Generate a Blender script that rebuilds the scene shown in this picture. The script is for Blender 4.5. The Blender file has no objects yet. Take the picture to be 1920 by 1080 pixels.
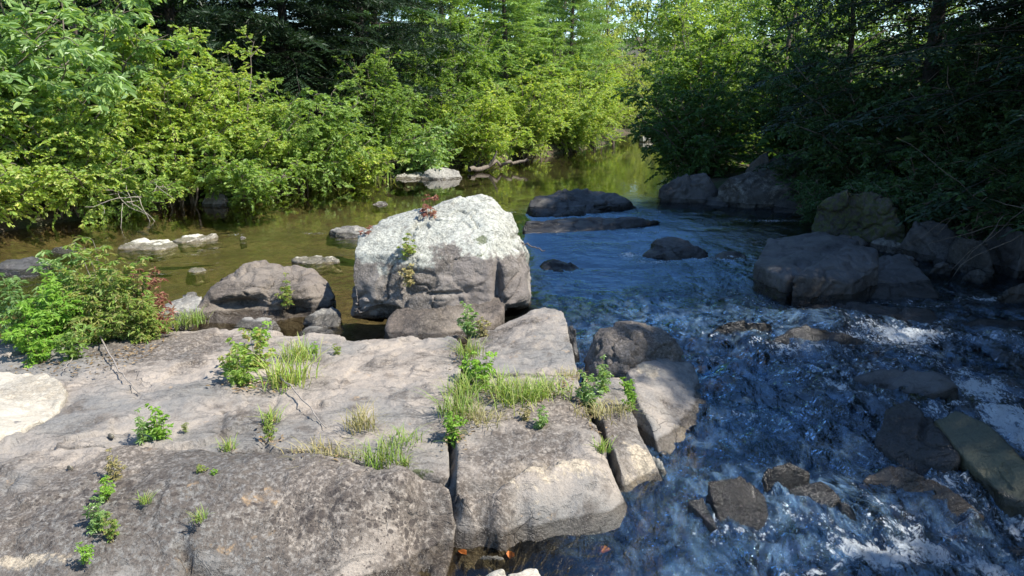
import bpy, bmesh, math, random
import numpy as np
from mathutils import Vector

sc = bpy.context.scene
col = sc.collection
RAD = math.radians

# ------------------------------------------------------------------ camera
F = 1450.0
PITCH = RAD(13.6)
HC = 1.9
cam_d = bpy.data.cameras.new('camera')
cam = bpy.data.objects.new('camera', cam_d)
col.objects.link(cam)
cam.location = (0, 0, HC)
cam.rotation_euler = (math.pi / 2 - PITCH, 0, 0)
cam_d.sensor_width = 36.0
cam_d.lens = 36.0 * F / 1920.0
cam_d.clip_start = 0.05
cam_d.clip_end = 1000.0
sc.camera = cam
CP, SP = math.cos(PITCH), math.sin(PITCH)


def ray(px, py):
    u = (px - 960.0) / F
    v = (540.0 - py) / F
    return np.array([u, CP + v * SP, -SP + v * CP])


def Z(px, py, z):
    """world point seen at photo pixel px, py lying at height z"""
    d = ray(px, py)
    t = (z - HC) / d[2]
    return np.array([0, 0, HC]) + d * t


def Y(px, py, y):
    """world point seen at photo pixel px, py lying y metres ahead"""
    d = ray(px, py)
    return np.array([0, 0, HC]) + d * (y / d[1])


# ------------------------------------------------------------------ noise
_r = np.random.RandomState(7)
_G = _r.normal(size=(256, 3))
_G /= np.linalg.norm(_G, axis=1)[:, None]
_PERM = np.concatenate([_r.permutation(256)] * 3)


def perlin(P):
    P = np.asarray(P, float)
    i = np.floor(P).astype(int)
    f = P - i
    u = f * f * f * (f * (f * 6 - 15) + 10)
    i &= 255
    out = 0
    for a in (0, 1):
        wa = u[:, 0] if a else 1 - u[:, 0]
        for b in (0, 1):
            wb = u[:, 1] if b else 1 - u[:, 1]
            for c in (0, 1):
                wc = u[:, 2] if c else 1 - u[:, 2]
                h = _PERM[_PERM[_PERM[(i[:, 0] + a) & 255] + ((i[:, 1] + b) & 255)] + ((i[:, 2] + c) & 255)]
                g = _G[h]
                out = out + wa * wb * wc * (g[:, 0] * (f[:, 0] - a) + g[:, 1] * (f[:, 1] - b) + g[:, 2] * (f[:, 2] - c))
    return out * 1.5


def fbm(P, octs=4, gain=.5, seed=0):
    P = np.asarray(P, float) + seed * 17.37
    a, s, o = 1.0, 1.0, 0
    for _ in range(octs):
        o = o + a * perlin(P * s + s * 3.1)
        a *= gain
        s *= 2.03
    return o


def ridged(P, octs=3, seed=0):
    P = np.asarray(P, float) + seed * 11.7
    a, s, o = 1.0, 1.0, 0
    for _ in range(octs):
        o = o + a * (1 - np.abs(perlin(P * s)) * 2)
        a *= .5
        s *= 2.1
    return o


def unit(v):
    v = np.asarray(v, float)
    return v / (np.linalg.norm(v, axis=-1, keepdims=True) + 1e-9)


def facets(P, size, seed=0):
    """offset from the nearest jittered cell seed times a random slope: broken, chipped planes"""
    Q = np.asarray(P, float) / size + seed * 5.71
    i = np.floor(Q).astype(int)
    best = np.full(len(Q), 1e9); h = np.zeros(len(Q))
    for a in (-1, 0, 1):
        for b in (-1, 0, 1):
            for c in (-1, 0, 1):
                j = i + np.array([a, b, c])
                k = _PERM[_PERM[_PERM[j[:, 0] & 255] + (j[:, 1] & 255)] + (j[:, 2] & 255)]
                o = Q - (j + .5 + _G[k] * .45)
                d = (o ** 2).sum(1)
                m = d < best
                best[m] = d[m]
                h[m] = (o[m] * _G[(k[m] * 7 + 13) & 255]).sum(1) + .5 * _G[(k[m] * 3 + 5) & 255, 0]
    return h * size


def sstep(a, b, x):
    t = np.clip((x - a) / (b - a), 0, 1)
    return t * t * (3 - 2 * t)


# ------------------------------------------------------------------ objects
def tag(o, label=None, cat=None, group=None, kind=None):
    if label: o['label'] = label
    if cat: o['category'] = cat
    if group: o['group'] = group
    if kind: o['kind'] = kind
    return o


def mesh_from(name, V, faces, attrs=None, smooth=True, flat_quads=None):
    """V (n,3); faces: list of index arrays (m,k)"""
    me = bpy.data.meshes.new(name)
    V = np.asarray(V, np.float32)
    me.vertices.add(len(V))
    me.vertices.foreach_set('co', V.ravel())
    loops, starts, n0 = [], [], 0
    for fa in faces:
        fa = np.asarray(fa, np.int32)
        if len(fa) == 0: continue
        k = fa.shape[1]
        loops.append(fa.ravel())
        starts.append(n0 + np.arange(len(fa)) * k)
        n0 += fa.size
    loops = np.concatenate(loops)
    starts = np.concatenate(starts).astype(np.int32)
    me.loops.add(len(loops))
    me.loops.foreach_set('vertex_index', loops)
    me.polygons.add(len(starts))
    me.polygons.foreach_set('loop_start', starts)
    me.update(calc_edges=True)
    me.polygons.foreach_set('use_smooth', np.full(len(starts), smooth, bool))
    for k, a in (attrs or {}).items():
        at = me.attributes.new(k, 'FLOAT', 'POINT')
        at.data.foreach_set('value', np.asarray(a, np.float32))
    me.validate()
    return me


def link(name, me, mat=None, parent=None, loc=None):
    o = bpy.data.objects.new(name, me)
    col.objects.link(o)
    if mat is not None and me is not None and len(me.materials) == 0:
        me.materials.append(mat)
    if parent is not None: o.parent = parent
    if loc is not None: o.location = loc
    return o


def empty(name, loc, rotz=0, scale=1):
    o = bpy.data.objects.new(name, None)
    col.objects.link(o)
    o.empty_display_size = .2
    o.location = loc
    o.rotation_euler = (0, 0, rotz)
    o.scale = (scale,) * 3 if not hasattr(scale, '__len__') else scale
    return o


# ------------------------------------------------------------------ node helpers
class NT:
    def __init__(s, name):
        s.m = bpy.data.materials.new(name)
        s.m.use_nodes = True
        s.t = s.m.node_tree
        s.t.nodes.clear()

    def n(s, typ, **kw):
        nd = s.t.nodes.new(typ)
        ins = kw.pop('i', {})
        for k, v in kw.items(): setattr(nd, k, v)
        for k, v in ins.items():
            sock = nd.inputs[k]
            if hasattr(v, 'is_output'):
                s.t.links.new(v, sock)
            else:
                sock.default_value = v
        return nd

    def math(s, op, a, b=None, c=None, clamp=False):
        nd = s.t.nodes.new('ShaderNodeMath')
        nd.operation = op
        nd.use_clamp = clamp
        for k, v in enumerate((a, b, c)):
            if v is None: continue
            if hasattr(v, 'is_output'): s.t.links.new(v, nd.inputs[k])
            else: nd.inputs[k].default_value = v
        return nd.outputs[0]

    def mix(s, f, a, b, mode='MIX'):
        nd = s.t.nodes.new('ShaderNodeMix')
        nd.data_type = 'RGBA'
        nd.blend_type = mode
        for k, v in ((0, f), (6, a), (7, b)):
            if hasattr(v, 'is_output'): s.t.links.new(v, nd.inputs[k])
            else: nd.inputs[k].default_value = (v if k == 0 else (*v, 1))
        return nd.outputs[2]

    def ramp(s, f, stops, interp='LINEAR'):
        nd = s.t.nodes.new('ShaderNodeValToRGB')
        cr = nd.color_ramp
        cr.interpolation = interp
        while len(cr.elements) < len(stops): cr.elements.new(.5)
        for e, (p, c) in zip(cr.elements, stops):
            e.position = p
            e.color = (*c, 1) if hasattr(c, '__len__') else (c, c, c, 1)
        s.t.links.new(f, nd.inputs[0])
        return nd.outputs[0]

    def step(s, a, b, f):
        nd = s.t.nodes.new('ShaderNodeMapRange')
        nd.interpolation_type = 'SMOOTHSTEP'
        s.t.links.new(f, nd.inputs[0])
        for k, v in ((1, a), (2, b)):
            if hasattr(v, 'is_output'): s.t.links.new(v, nd.inputs[k])
            else: nd.inputs[k].default_value = v
        return nd.outputs[0]

    def noise(s, vec, scale, detail=4, rough=.55, dist=0, seed=0.0):
        nd = s.n('ShaderNodeTexNoise', noise_dimensions='4D', i={'Scale': scale, 'Detail': detail, 'Roughness': rough, 'Distortion': dist, 'W': seed})
        s.t.links.new(vec, nd.inputs['Vector'])
        return nd.outputs['Fac']

    def vor(s, vec, scale, feature='F1', rnd=1.0):
        nd = s.n('ShaderNodeTexVoronoi', feature=feature, i={'Scale': scale, 'Randomness': rnd})
        s.t.links.new(vec, nd.inputs['Vector'])
        return nd

    def attr(s, name):
        return s.n('ShaderNodeAttribute', attribute_name=name).outputs['Fac']

    def out(s, sh, disp=None):
        o = s.n('ShaderNodeOutputMaterial')
        s.t.links.new(sh, o.inputs['Surface'])
        return s.m


# ------------------------------------------------------------------ materials
def rock_mat(name, c1, c2, stain, spot=(.035, .028, .024), pale=(.55, .52, .42), lich=.5, seed=0., bump=.6, sc_=1.0, rough=.85, orange=.0):
    t = NT(name)
    P = t.n('ShaderNodeNewGeometry').outputs['Position']
    warp = t.n('ShaderNodeTexNoise', i={'Scale': 3.0 * sc_, 'Detail': 4.0})
    t.t.links.new(P, warp.inputs['Vector'])
    vm = t.n('ShaderNodeVectorMath', operation='MULTIPLY_ADD', i={0: warp.outputs['Color'], 1: (.25, .25, .25), 2: P})
    W = vm.outputs[0]
    big = t.noise(W, 1.3 * sc_, 6, .6, seed=seed)
    med = t.noise(W, 6.0 * sc_, 6, .65, seed=seed + 3)
    fine = t.noise(P, 70 * sc_, 4, .7, seed=seed + 5)
    grit = t.noise(P, 260 * sc_, 2, .6, seed=seed + 9)
    base = t.mix(t.step(.38, .62, big), c1, c2)
    base = t.mix(t.math('MULTIPLY', t.step(.52, .68, med), .7), base, stain)
    # faint foliation veins
    mp = t.n('ShaderNodeMapping', i={'Rotation': (0, 0, .5), 'Scale': (3, 14, 8)})
    t.t.links.new(W, mp.inputs['Vector'])
    vein = t.noise(mp.outputs[0], 1.0 * sc_, 5, .7, 1.2, seed=seed + 2)
    base = t.mix(t.math('MULTIPLY', t.step(.54, .66, vein), .35), base, tuple(x * .45 for x in c1))
    base = t.mix(t.math('MULTIPLY', t.step(.40, .30, vein), .28), base, tuple(min(1, x * 1.5) for x in c2))
    # mottled brown crust, orange spots and hairline cracks
    cn = t.noise(W, 1.7 * sc_, 4, .6, seed=seed + 50)
    cs = t.noise(P, 38 * sc_, 5, .75, seed=seed + 51)
    cf = t.math('MULTIPLY', t.step(.46, .58, t.math('MULTIPLY_ADD', t.attr('lich'), .20, cn)), t.step(.40, .56, cs))
    base = t.mix(t.math('MULTIPLY', cf, .80), base, stain)
    on = t.math('MULTIPLY', t.step(.63, .70, t.noise(W, 5.2 * sc_, 4, .6, seed=seed + 60)), t.step(.40, .6, cs))
    base = t.mix(t.math('MULTIPLY', on, orange), base, (.50, .33, .17))
    ve = t.n('ShaderNodeTexVoronoi', feature='DISTANCE_TO_EDGE', i={'Scale': 2.6 * sc_})
    vw = t.n('ShaderNodeVectorMath', operation='MULTIPLY_ADD', i={0: warp.outputs['Color'], 1: (.5, .5, .5), 2: P})
    t.t.links.new(vw.outputs[0], ve.inputs['Vector'])
    hair = t.math('MULTIPLY', t.step(.012, .003, ve.outputs['Distance']), t.step(.56, .66, t.noise(P, 2.3, 3, .5, seed=seed + 70)))
    base = t.mix(t.math('MULTIPLY', hair, .5), base, tuple(x * .25 for x in c1))
    # pale mineral coating
    pn = t.noise(W, 4.5 * sc_, 7, .7, seed=seed + 12)
    pf = t.step(.44, .58, t.math('ADD', t.math('MULTIPLY_ADD', t.attr('pale'), .50, t.math('MULTIPLY', pn, 1.0)), t.math('MULTIPLY_ADD', cs, .45, -.54)))
    pcol = t.mix(t.step(.45, .6, t.noise(P, 30 * sc_, 4, .7, seed=seed + 7)), pale, tuple(x * .62 for x in pale))
    base = t.mix(t.math('MULTIPLY', pf, .92), base, pcol)
    # dark lichen rosettes
    ln = t.noise(W, 2.2 * sc_, 5, .6, seed=seed + 20)
    lv = t.vor(W, 20 * sc_).outputs['Distance']
    lv2 = t.vor(W, 42 * sc_).outputs['Distance']
    la = t.attr('lich')
    thr = t.math('MULTIPLY_ADD', la, .62, t.math('MULTIPLY_ADD', ln, .9, -.45 - .28 + .25 * lich))
    edge = t.math('MULTIPLY_ADD', t.noise(P, 45 * sc_, 3, .6, seed=seed + 4), .5, -.25)
    l1 = t.step(0.0, .09, t.math('SUBTRACT', thr, t.math('ADD', lv, edge)))
    l2 = t.step(0.0, .1, t.math('SUBTRACT', t.math('MULTIPLY', thr, .8), t.math('ADD', lv2, edge)))
    lf = t.math('MAXIMUM', l1, l2)
    lcol = t.mix(fine, spot, tuple(x * 2.4 for x in spot))
    base = t.mix(t.math('MULTIPLY', lf, .85), base, lcol)
    # moss
    mf = t.step(.50, .60, t.math('MULTIPLY', t.attr('moss'), t.math('MULTIPLY_ADD', t.noise(W, 16 * sc_, 6, .75, seed=seed + 30), 1.6, -.05)))
    base = t.mix(t.math('MULTIPLY', mf, .8), base, t.mix(fine, (.03, .045, .01), (.10, .12, .03)))
    # grain
    smo = t.step(.40, .56, t.math('MULTIPLY_ADD', t.attr('lich'), .20, cn))
    base = t.mix(t.math('MULTIPLY_ADD', smo, .55, .33), base, t.ramp(fine, [(.30, .30), (.55, .9), (.75, 1.12)]), 'MULTIPLY')
    spk = t.step(.36, .30, t.noise(P, 115 * sc_, 3, .7, seed=seed + 80))
    base = t.mix(t.math('MULTIPLY', spk, t.math('MULTIPLY_ADD', smo, .5, .15)), base, tuple(x * .3 for x in c1))
    base = t.mix(.55, base, t.ramp(grit, [(.3, .55), (.7, 1.0)]), 'MULTIPLY')
    # wet
    wn = t.noise(W, 7 * sc_, 4, .6, seed=seed + 40)
    wf = t.step(.42, .62, t.math('MULTIPLY_ADD', t.attr('wet'), .75, t.math('MULTIPLY', wn, .5)))
    base = t.mix(t.math('MULTIPLY', wf, .86), base, t.mix(1.0, base, (.26, .235, .20), 'MULTIPLY'))
    rg = t.math('MULTIPLY_ADD', wf, -(rough - .22), rough)
    hgt = t.math('ADD', t.math('MULTIPLY', med, .5), t.math('MULTIPLY_ADD', fine, .24, t.math('MULTIPLY', grit, .06)))
    hgt = t.math('MULTIPLY_ADD', lf, .02, hgt)
    hgt = t.math('MULTIPLY_ADD', hair, -.25, t.math('MULTIPLY_ADD', cf, .05, hgt))
    hgt = t.math('MULTIPLY_ADD', t.step(.56, .62, vein), -.12, hgt)
    bp = t.n('ShaderNodeBump', i={'Strength': bump, 'Distance': .05 / sc_ ** .5, 'Height': hgt})
    pr = t.n('ShaderNodeBsdfPrincipled', i={'Base Color': base, 'Roughness': rg, 'Normal': bp.outputs[0]})
    pr.inputs['Specular IOR Level'].default_value = .4
    return t.out(pr.outputs[0])


M = {}
M['slab'] = rock_mat('slab_rock', (.205, .195, .18), (.34, .29, .24), (.085, .066, .052), pale=(.50, .42, .31), lich=.42, seed=1., orange=.55, bump=.8)
M['pale'] = rock_mat('pale_rock', (.42, .38, .31), (.50, .45, .37), (.34, .29, .22), lich=-.6, seed=2., bump=.4)
M['boulder'] = rock_mat('lichen_boulder_rock', (.19, .165, .15), (.27, .24, .21), (.10, .085, .07), pale=(.50, .505, .44), lich=.10, seed=3., bump=1.0)
M['brown'] = rock_mat('brown_boulder_rock', (.15, .12, .10), (.22, .185, .15), (.08, .065, .052), pale=(.4, .36, .3), lich=.3, seed=4., bump=1.0)
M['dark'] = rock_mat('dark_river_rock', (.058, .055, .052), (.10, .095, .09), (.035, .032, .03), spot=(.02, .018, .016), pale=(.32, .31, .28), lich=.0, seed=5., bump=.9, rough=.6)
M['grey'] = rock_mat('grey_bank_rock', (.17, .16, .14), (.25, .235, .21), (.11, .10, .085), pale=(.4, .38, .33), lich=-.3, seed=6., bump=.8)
M['bank'] = rock_mat('shaded_bank_rock', (.06, .057, .05), (.10, .094, .083), (.038, .035, .03), pale=(.24, .23, .2), lich=-.3, seed=8., bump=.9)  # grey rock colours cut down to include the bank's shade
M['green'] = rock_mat('algae_rock', (.055, .056, .032), (.09, .088, .048), (.04, .04, .024), pale=(.2, .2, .12), lich=-.3, seed=7., bump=.7, rough=.5)


def leaf_mat(name, cols, trans=.45, rough=.5, spec=.35, tcol=None):
    t = NT(name)
    g = t.n('ShaderNodeNewGeometry')
    n = len(cols)
    c = t.ramp(g.outputs['Random Per Island'], [(k / max(1, n - 1), cc) for k, cc in enumerate(cols)])
    big = t.noise(g.outputs['Position'], .9, 3, .6)
    c = t.mix(.7, c, t.ramp(big, [(.3, (.66, .74, .72)), (.7, (1.25, 1.20, 1.05))]), 'MULTIPLY')
    pr = t.n('ShaderNodeBsdfPrincipled', i={'Base Color': c, 'Roughness': rough})
    pr.inputs['Specular IOR Level'].default_value = spec
    tl = t.n('ShaderNodeBsdfTranslucent', i={'Color': t.mix(1.0, c, tcol or (1.5, 1.45, .55), 'MULTIPLY')})
    mx = t.n('ShaderNodeMixShader', i={0: trans, 1: pr.outputs[0], 2: tl.outputs[0]})
    return t.out(mx.outputs[0])


L = {}
L['yellow'] = leaf_mat('yellow_green_leaf', [(.21, .32, .06), (.31, .42, .085), (.40, .48, .12), (.16, .28, .06), (.50, .50, .17)], trans=.5)
L['mid'] = leaf_mat('mid_green_leaf', [(.14, .24, .055), (.20, .31, .07), (.27, .37, .10), (.13, .23, .06)], trans=.5)
L['fresh'] = leaf_mat('fresh_green_leaf', [(.17, .29, .09), (.24, .37, .12), (.32, .43, .18), (.15, .26, .09)], spec=.5, rough=.4)
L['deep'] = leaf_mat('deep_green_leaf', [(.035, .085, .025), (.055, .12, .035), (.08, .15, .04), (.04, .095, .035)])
L['shade'] = leaf_mat('shade_dark_leaf', [(.03, .07, .028), (.045, .095, .033), (.06, .115, .04), (.035, .08, .033)], trans=.35)  # leaf green darkened to carry the right bank's shade
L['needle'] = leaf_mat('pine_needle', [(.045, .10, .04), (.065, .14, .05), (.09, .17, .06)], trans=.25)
L['needle_dark'] = leaf_mat('shade_dark_hemlock_needle', [(.013, .030, .014), (.020, .042, .018), (.027, .053, .022)], trans=.2)  # dark hemlock green lowered further, with the woods' shade in the colour
L['needle_lit'] = leaf_mat('sun_bright_pine_needle', [(.16, .28, .08), (.22, .34, .10), (.27, .39, .13)], trans=.3)  # pine green raised, sunlight included in the colour
L['olive'] = leaf_mat('olive_leaf', [(.26, .33, .10), (.33, .39, .13), (.38, .41, .16)], trans=.5)
L['grass'] = leaf_mat('grass_blade', [(.15, .25, .045), (.22, .32, .06), (.28, .34, .10), (.32, .30, .13)], trans=.35)
L['dry'] = leaf_mat('dry_grass_blade', [(.38, .31, .17), (.30, .25, .12), (.25, .25, .10), (.42, .35, .21)], trans=.3)
L['red'] = leaf_mat('reddish_leaf', [(.24, .08, .07), (.33, .15, .12), (.30, .14, .10), (.22, .2, .07)], trans=.3, tcol=(1.4, .8, .7))
L['mixed'] = leaf_mat('tinged_leaf', [(.17, .27, .05), (.25, .33, .07), (.31, .33, .10), (.25, .21, .09), (.14, .25, .05), (.2, .3, .06)], trans=.4)
L['bright'] = leaf_mat('bright_leaf', [(.15, .31, .035), (.22, .38, .05), (.28, .42, .08)], trans=.4)
L['orange'] = leaf_mat('orange_leaf', [(.42, .15, .05), (.36, .12, .04)], trans=.2)


def wood_mat(name, a, b):
    t = NT(name)
    P = t.n('ShaderNodeNewGeometry').outputs['Position']
    mp = t.n('ShaderNodeMapping', i={'Scale': (14, 14, 3)})
    t.t.links.new(P, mp.inputs['Vector'])
    n = t.noise(mp.outputs[0], 2.0, 5, .65)
    c = t.mix(t.step(.35, .65, n), a, b)
    bp = t.n('ShaderNodeBump', i={'Strength': .7, 'Distance': .03, 'Height': n})
    pr = t.n('ShaderNodeBsdfPrincipled', i={'Base Color': c, 'Roughness': .9, 'Normal': bp.outputs[0]})
    return t.out(pr.outputs[0])


M['bark'] = wood_mat('bark', (.06, .045, .035), (.13, .105, .085))
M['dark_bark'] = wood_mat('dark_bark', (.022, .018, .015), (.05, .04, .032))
M['twig'] = wood_mat('twig_wood', (.09, .07, .05), (.17, .14, .11))
M['grey_twig'] = wood_mat('weathered_twig_wood', (.20, .17, .14), (.31, .27, .23))
M['stem'] = wood_mat('green_stem', (.12, .14, .04), (.20, .15, .07))
M['red_stem'] = wood_mat('reddish_stem', (.22, .09, .06), (.30, .16, .09))


def ground_mat():
    t = NT('bank_soil')
    g = t.n('ShaderNodeNewGeometry')
    P = g.outputs['Position']
    n1 = t.noise(P, 1.2, 6, .65)
    n2 = t.noise(P, 14, 5, .7, seed=3)
    n3 = t.noise(P, 60, 3, .6, seed=5)
    soil = t.mix(t.step(.4, .6, n2), (.045, .032, .02), (.10, .07, .04))
    soil = t.mix(t.step(.42, .6, n1), soil, (.035, .05, .016))
    peb = t.vor(P, 9).outputs['Color']
    bed = t.mix(t.step(.35, .65, n1), (.14, .11, .06), (.24, .195, .105))
    bed = t.mix(.5, bed, t.ramp(t.vor(P, 7).outputs['Distance'], [(.1, 1.0), (.6, .3)]), 'MULTIPLY')
    bed = t.mix(t.step(.5, .62, n2), bed, (.06, .05, .02))
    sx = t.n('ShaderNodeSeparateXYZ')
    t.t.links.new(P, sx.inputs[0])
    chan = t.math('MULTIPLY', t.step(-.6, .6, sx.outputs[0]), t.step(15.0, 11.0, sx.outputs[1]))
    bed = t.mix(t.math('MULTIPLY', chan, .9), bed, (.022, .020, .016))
    bed = t.mix(t.math('MULTIPLY', t.step(14.5, 19.0, sx.outputs[1]), .85), bed, (.03, .03, .014))
    c = t.mix(t.step(.02, -.06, sx.outputs[2]), soil, bed)
    c = t.mix(.6, c, t.ramp(n3, [(.3, .5), (.7, 1.0)]), 'MULTIPLY')
    bp = t.n('ShaderNodeBump', i={'Strength': .8, 'Distance': .06, 'Height': t.math('ADD', n2, t.math('MULTIPLY', n3, .3))})
    pr = t.n('ShaderNodeBsdfPrincipled', i={'Base Color': c, 'Roughness': .95, 'Normal': bp.outputs[0]})
    return t.out(pr.outputs[0])


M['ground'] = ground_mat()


def water_mat():
    t = NT('river_water')
    g = t.n('ShaderNodeNewGeometry')
    P = g.outputs['Position']
    tb = t.attr('turb')
    gd = t.attr('glide')
    fo = t.attr('foam')
    mp = t.n('ShaderNodeMapping', i={'Rotation': (0, 0, -.35), 'Scale': (1, .5, 1)})
    t.t.links.new(P, mp.inputs['Vector'])
    R = mp.outputs[0]
    a = t.noise(R, 9, 3, .6, 1.0)
    b = t.noise(R, 26, 3, .6, 1.5, seed=4)
    c = t.noise(R, 3.0, 3, .5, seed=7)
    mc = t.n('ShaderNodeMapping', i={'Rotation': (0, 0, .12), 'Scale': (1.0, .42, 1)})
    t.t.links.new(P, mc.inputs['Vector'])
    calm = t.noise(mc.outputs[0], 6, 3, .5, .4, seed=9)
    pat = t.step(.35, .68, t.noise(P, 1.6, 3, .6, .8, seed=21))
    h = t.math('ADD', t.math('MULTIPLY', t.math('MULTIPLY', a, .085), t.math('MULTIPLY_ADD', pat, .75, .22)), t.math('MULTIPLY_ADD', t.math('MULTIPLY', b, t.math('MULTIPLY_ADD', pat, .8, .15)), .036, t.math('MULTIPLY', c, .13)))
    h = t.math('MULTIPLY_ADD', h, tb, t.math('MULTIPLY', calm, .0035))
    bp = t.n('ShaderNodeBump', i={'Strength': 1.0, 'Distance': 1.0, 'Height': h})
    # normals alone lean towards the outcrop, so the downhill current mirrors more sky
    tl = t.n('ShaderNodeCombineXYZ', i={'Y': t.math('MULTIPLY', gd, -.20)})
    va = t.n('ShaderNodeVectorMath', operation='ADD', i={0: bp.outputs[0], 1: tl.outputs[0]})
    vn = t.n('ShaderNodeVectorMath', operation='NORMALIZE', i={0: va.outputs[0]})
    N = vn.outputs[0]
    fr = t.n('ShaderNodeFresnel', i={'IOR': t.math('MULTIPLY_ADD', gd, .66, 1.34), 'Normal': N})
    gl = t.n('ShaderNodeBsdfGlossy', i={'Color': t.mix(gd, (1, 1, 1), (.50, .77, 1.0)), 'Roughness': .03, 'Normal': N})  # sky blue tinted into the reflection where the water glides
    tr = t.n('ShaderNodeBsdfTransparent', i={'Color': (.71, .67, .53, 1)})
    wa = t.n('ShaderNodeMixShader', i={0: fr.outputs[0], 1: tr.outputs[0], 2: gl.outputs[0]})
    # aerated water: fine bubbles in the current, coloured to add sky-reflection blue
    ae = t.math('MULTIPLY', t.step(.42, .75, t.noise(R, 5, 6, .7, 1.5, seed=12)), t.math('MULTIPLY', t.math('MULTIPLY', tb, tb), .11, clamp=True))
    ad = t.n('ShaderNodeBsdfDiffuse', i={'Color': (.30, .50, .74, 1), 'Normal': N})
    wa = t.n('ShaderNodeMixShader', i={0: ae, 1: wa.outputs[0], 2: ad.outputs[0]})
    # foam: torn by noise into strands and bubbles
    fn = t.step(.30, .70, t.noise(R, 13, 7, .78, 2.5, seed=2))
    fn2 = t.vor(P, 45).outputs['Distance']
    fm = t.math('ADD', t.math('MULTIPLY', fn, .88), t.math('MULTIPLY_ADD', fn2, .45, -.14))
    ff = t.step(-.05, .45, t.math('SUBTRACT', t.math('MULTIPLY', fo, 1.06), fm))
    fb = t.n('ShaderNodeBump', i={'Strength': 1.0, 'Distance': .04, 'Height': fm})
    fd = t.n('ShaderNodeBsdfPrincipled', i={'Base Color': (.80, .85, .88, 1), 'Roughness': .5, 'Normal': fb.outputs[0]})
    mx = t.n('ShaderNodeMixShader', i={0: t.math('MULTIPLY', ff, .9), 1: wa.outputs[0], 2: fd.outputs[0]})
    return t.out(mx.outputs[0])


M['water'] = water_mat()


# ------------------------------------------------------------------ water level and banks
def zw(x, y):
    x = np.asarray(x, float); y = np.asarray(y, float)
    b = np.interp(y, [.5, 2, 2.8, 3.5, 4.5, 5.5, 6.2, 7.5], [-.30, -.23, -.18, -.14, -.10, -.05, -.02, 0])
    return b - .13 * sstep(1.0, 3.0, x) * sstep(6.2, 3.6, y)


XL_Y = [-12, 4, 9, 11, 13.5, 16, 18, 20.5, 24, 30, 37, 46, 60]
XL_X = [-10, -9.6, -8.6, -7.7, -6.7, -5.5, -4.2, -2.9, -1.2, 2.4, 4.5, 6.2, 12]
XR_Y = [-12, 2, 5, 8, 9.5, 10.8, 12.5, 14.5, 15.6, 18, 26, 37, 46, 60]
XR_X = [7.5, 6.9, 6.5, 5.9, 5.7, 5.3, 5.2, 4.7, 3.5, 3.7, 5.3, 7.7, 11, 17]


def terrain_z(x, y):
    xl = np.interp(y, XL_Y, XL_X); xr = np.interp(y, XR_Y, XR_X)
    out = np.maximum(xl - x, x - xr)          # > 0 on land
    out = np.maximum(out, (y - 60) * .7)
    bed = np.minimum(zw(x, y), 0) - .42
    P = np.stack([x, y, 0 * x], 1)
    n = fbm(P * .6, 4)
    land = .28 * sstep(-.3, .5, out) + .06 * np.clip(out, 0, 7) + .24 * np.clip(out - 7, 0, 60)
    z = bed + (land - bed) * sstep(-.9, .35, out + .35 * n)
    return z + .10 * n * (1 + .15 * np.maximum(out, 0)) * sstep(-.5, .3, out) + .05 * fbm(P * 2.1, 3)


def tz(x, y):
    return float(terrain_z(np.array([x], float), np.array([y], float))[0])


xs = np.concatenate([np.arange(-90, -14, 2.0), np.arange(-14, 14, .16), np.arange(14, 92, 2.0)])
ys = np.concatenate([np.arange(-25, 0, 1.0), np.arange(0, 30, .16), np.arange(30, 60, .6), np.arange(60, 140, 3.0)])
X, YY = np.meshgrid(xs, ys)
zt = terrain_z(X.ravel(), YY.ravel())
V = np.stack([X.ravel(), YY.ravel(), zt], 1)
nx, ny = len(xs), len(ys)
idx = np.arange(nx * ny).reshape(ny, nx)
q = np.stack([idx[:-1, :-1], idx[:-1, 1:], idx[1:, 1:], idx[1:, :-1]], -1).reshape(-1, 4)
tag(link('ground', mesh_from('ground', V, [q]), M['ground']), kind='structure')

# ------------------------------------------------------------------ water surface
FOAM = [  # px, py, half width, half height, strength
    (1690, 632, 95, 16, .95), (1600, 640, 40, 12, .7), (1480, 655, 60, 10, .55), (1625, 700, 60, 12, .65),
    (1790, 700, 60, 14, .7), (1840, 735, 60, 18, .95), (1900, 800, 60, 26, 1.1), (1905, 840, 40, 25, 1.1),
    (1560, 715, 45, 8, .6), (1180, 480, 28, 7, .7), (1230, 492, 60, 4, .6), (1330, 485, 40, 5, .6), (1370, 483, 30, 8, .7),
    (1640, 1050, 90, 28, .95), (1740, 1035, 90, 26, 1.0), (1830, 1060, 80, 24, .95), (1590, 1020, 40, 14, .7), (1900, 985, 40, 14, .8),
    (1900, 640, 50, 12, .55), (1850, 560, 40, 6, .6), (1690, 1000, 50, 14, .75), (1430, 985, 18, 5, .7),
    (1450, 415, 60, 3, .5), (1420, 455, 40, 3, .5), (1330, 680, 40, 8, .5), (1385, 930, 25, 5, .6), (1390, 800, 60, 10, .45),
    (1340, 980, 14, 5, .7), (1240, 690, 14, 6, .0), (1540, 985, 30, 8, .5), (440, 440, 18, 3, .55), (590, 438, 26, 3, .5), (1720, 660, 50, 12, .6),
    (1010, 1000, 40, 5, .0), (1460, 900, 30, 5, .5), (1500, 760, 50, 8, .45), (1420, 720, 50, 6, .45),
]
HUMP = [  # px, py, radius m, height m : water riding over submerged stones
    (1540, 610, .45, .10), (1450, 640, .3, .06), (1620, 625, .3, .05), (1370, 690, .35, .05), (1500, 740, .4, .07), (1620, 800, .5, .09), (1700, 720, .45, .06),
    (1560, 840, .35, .06), (1480, 950, .3, .07), (1660, 940, .35, .07), (1800, 940, .3, .06), (1250, 960, .25, .03), (1410, 850, .3, .04),
]


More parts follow.
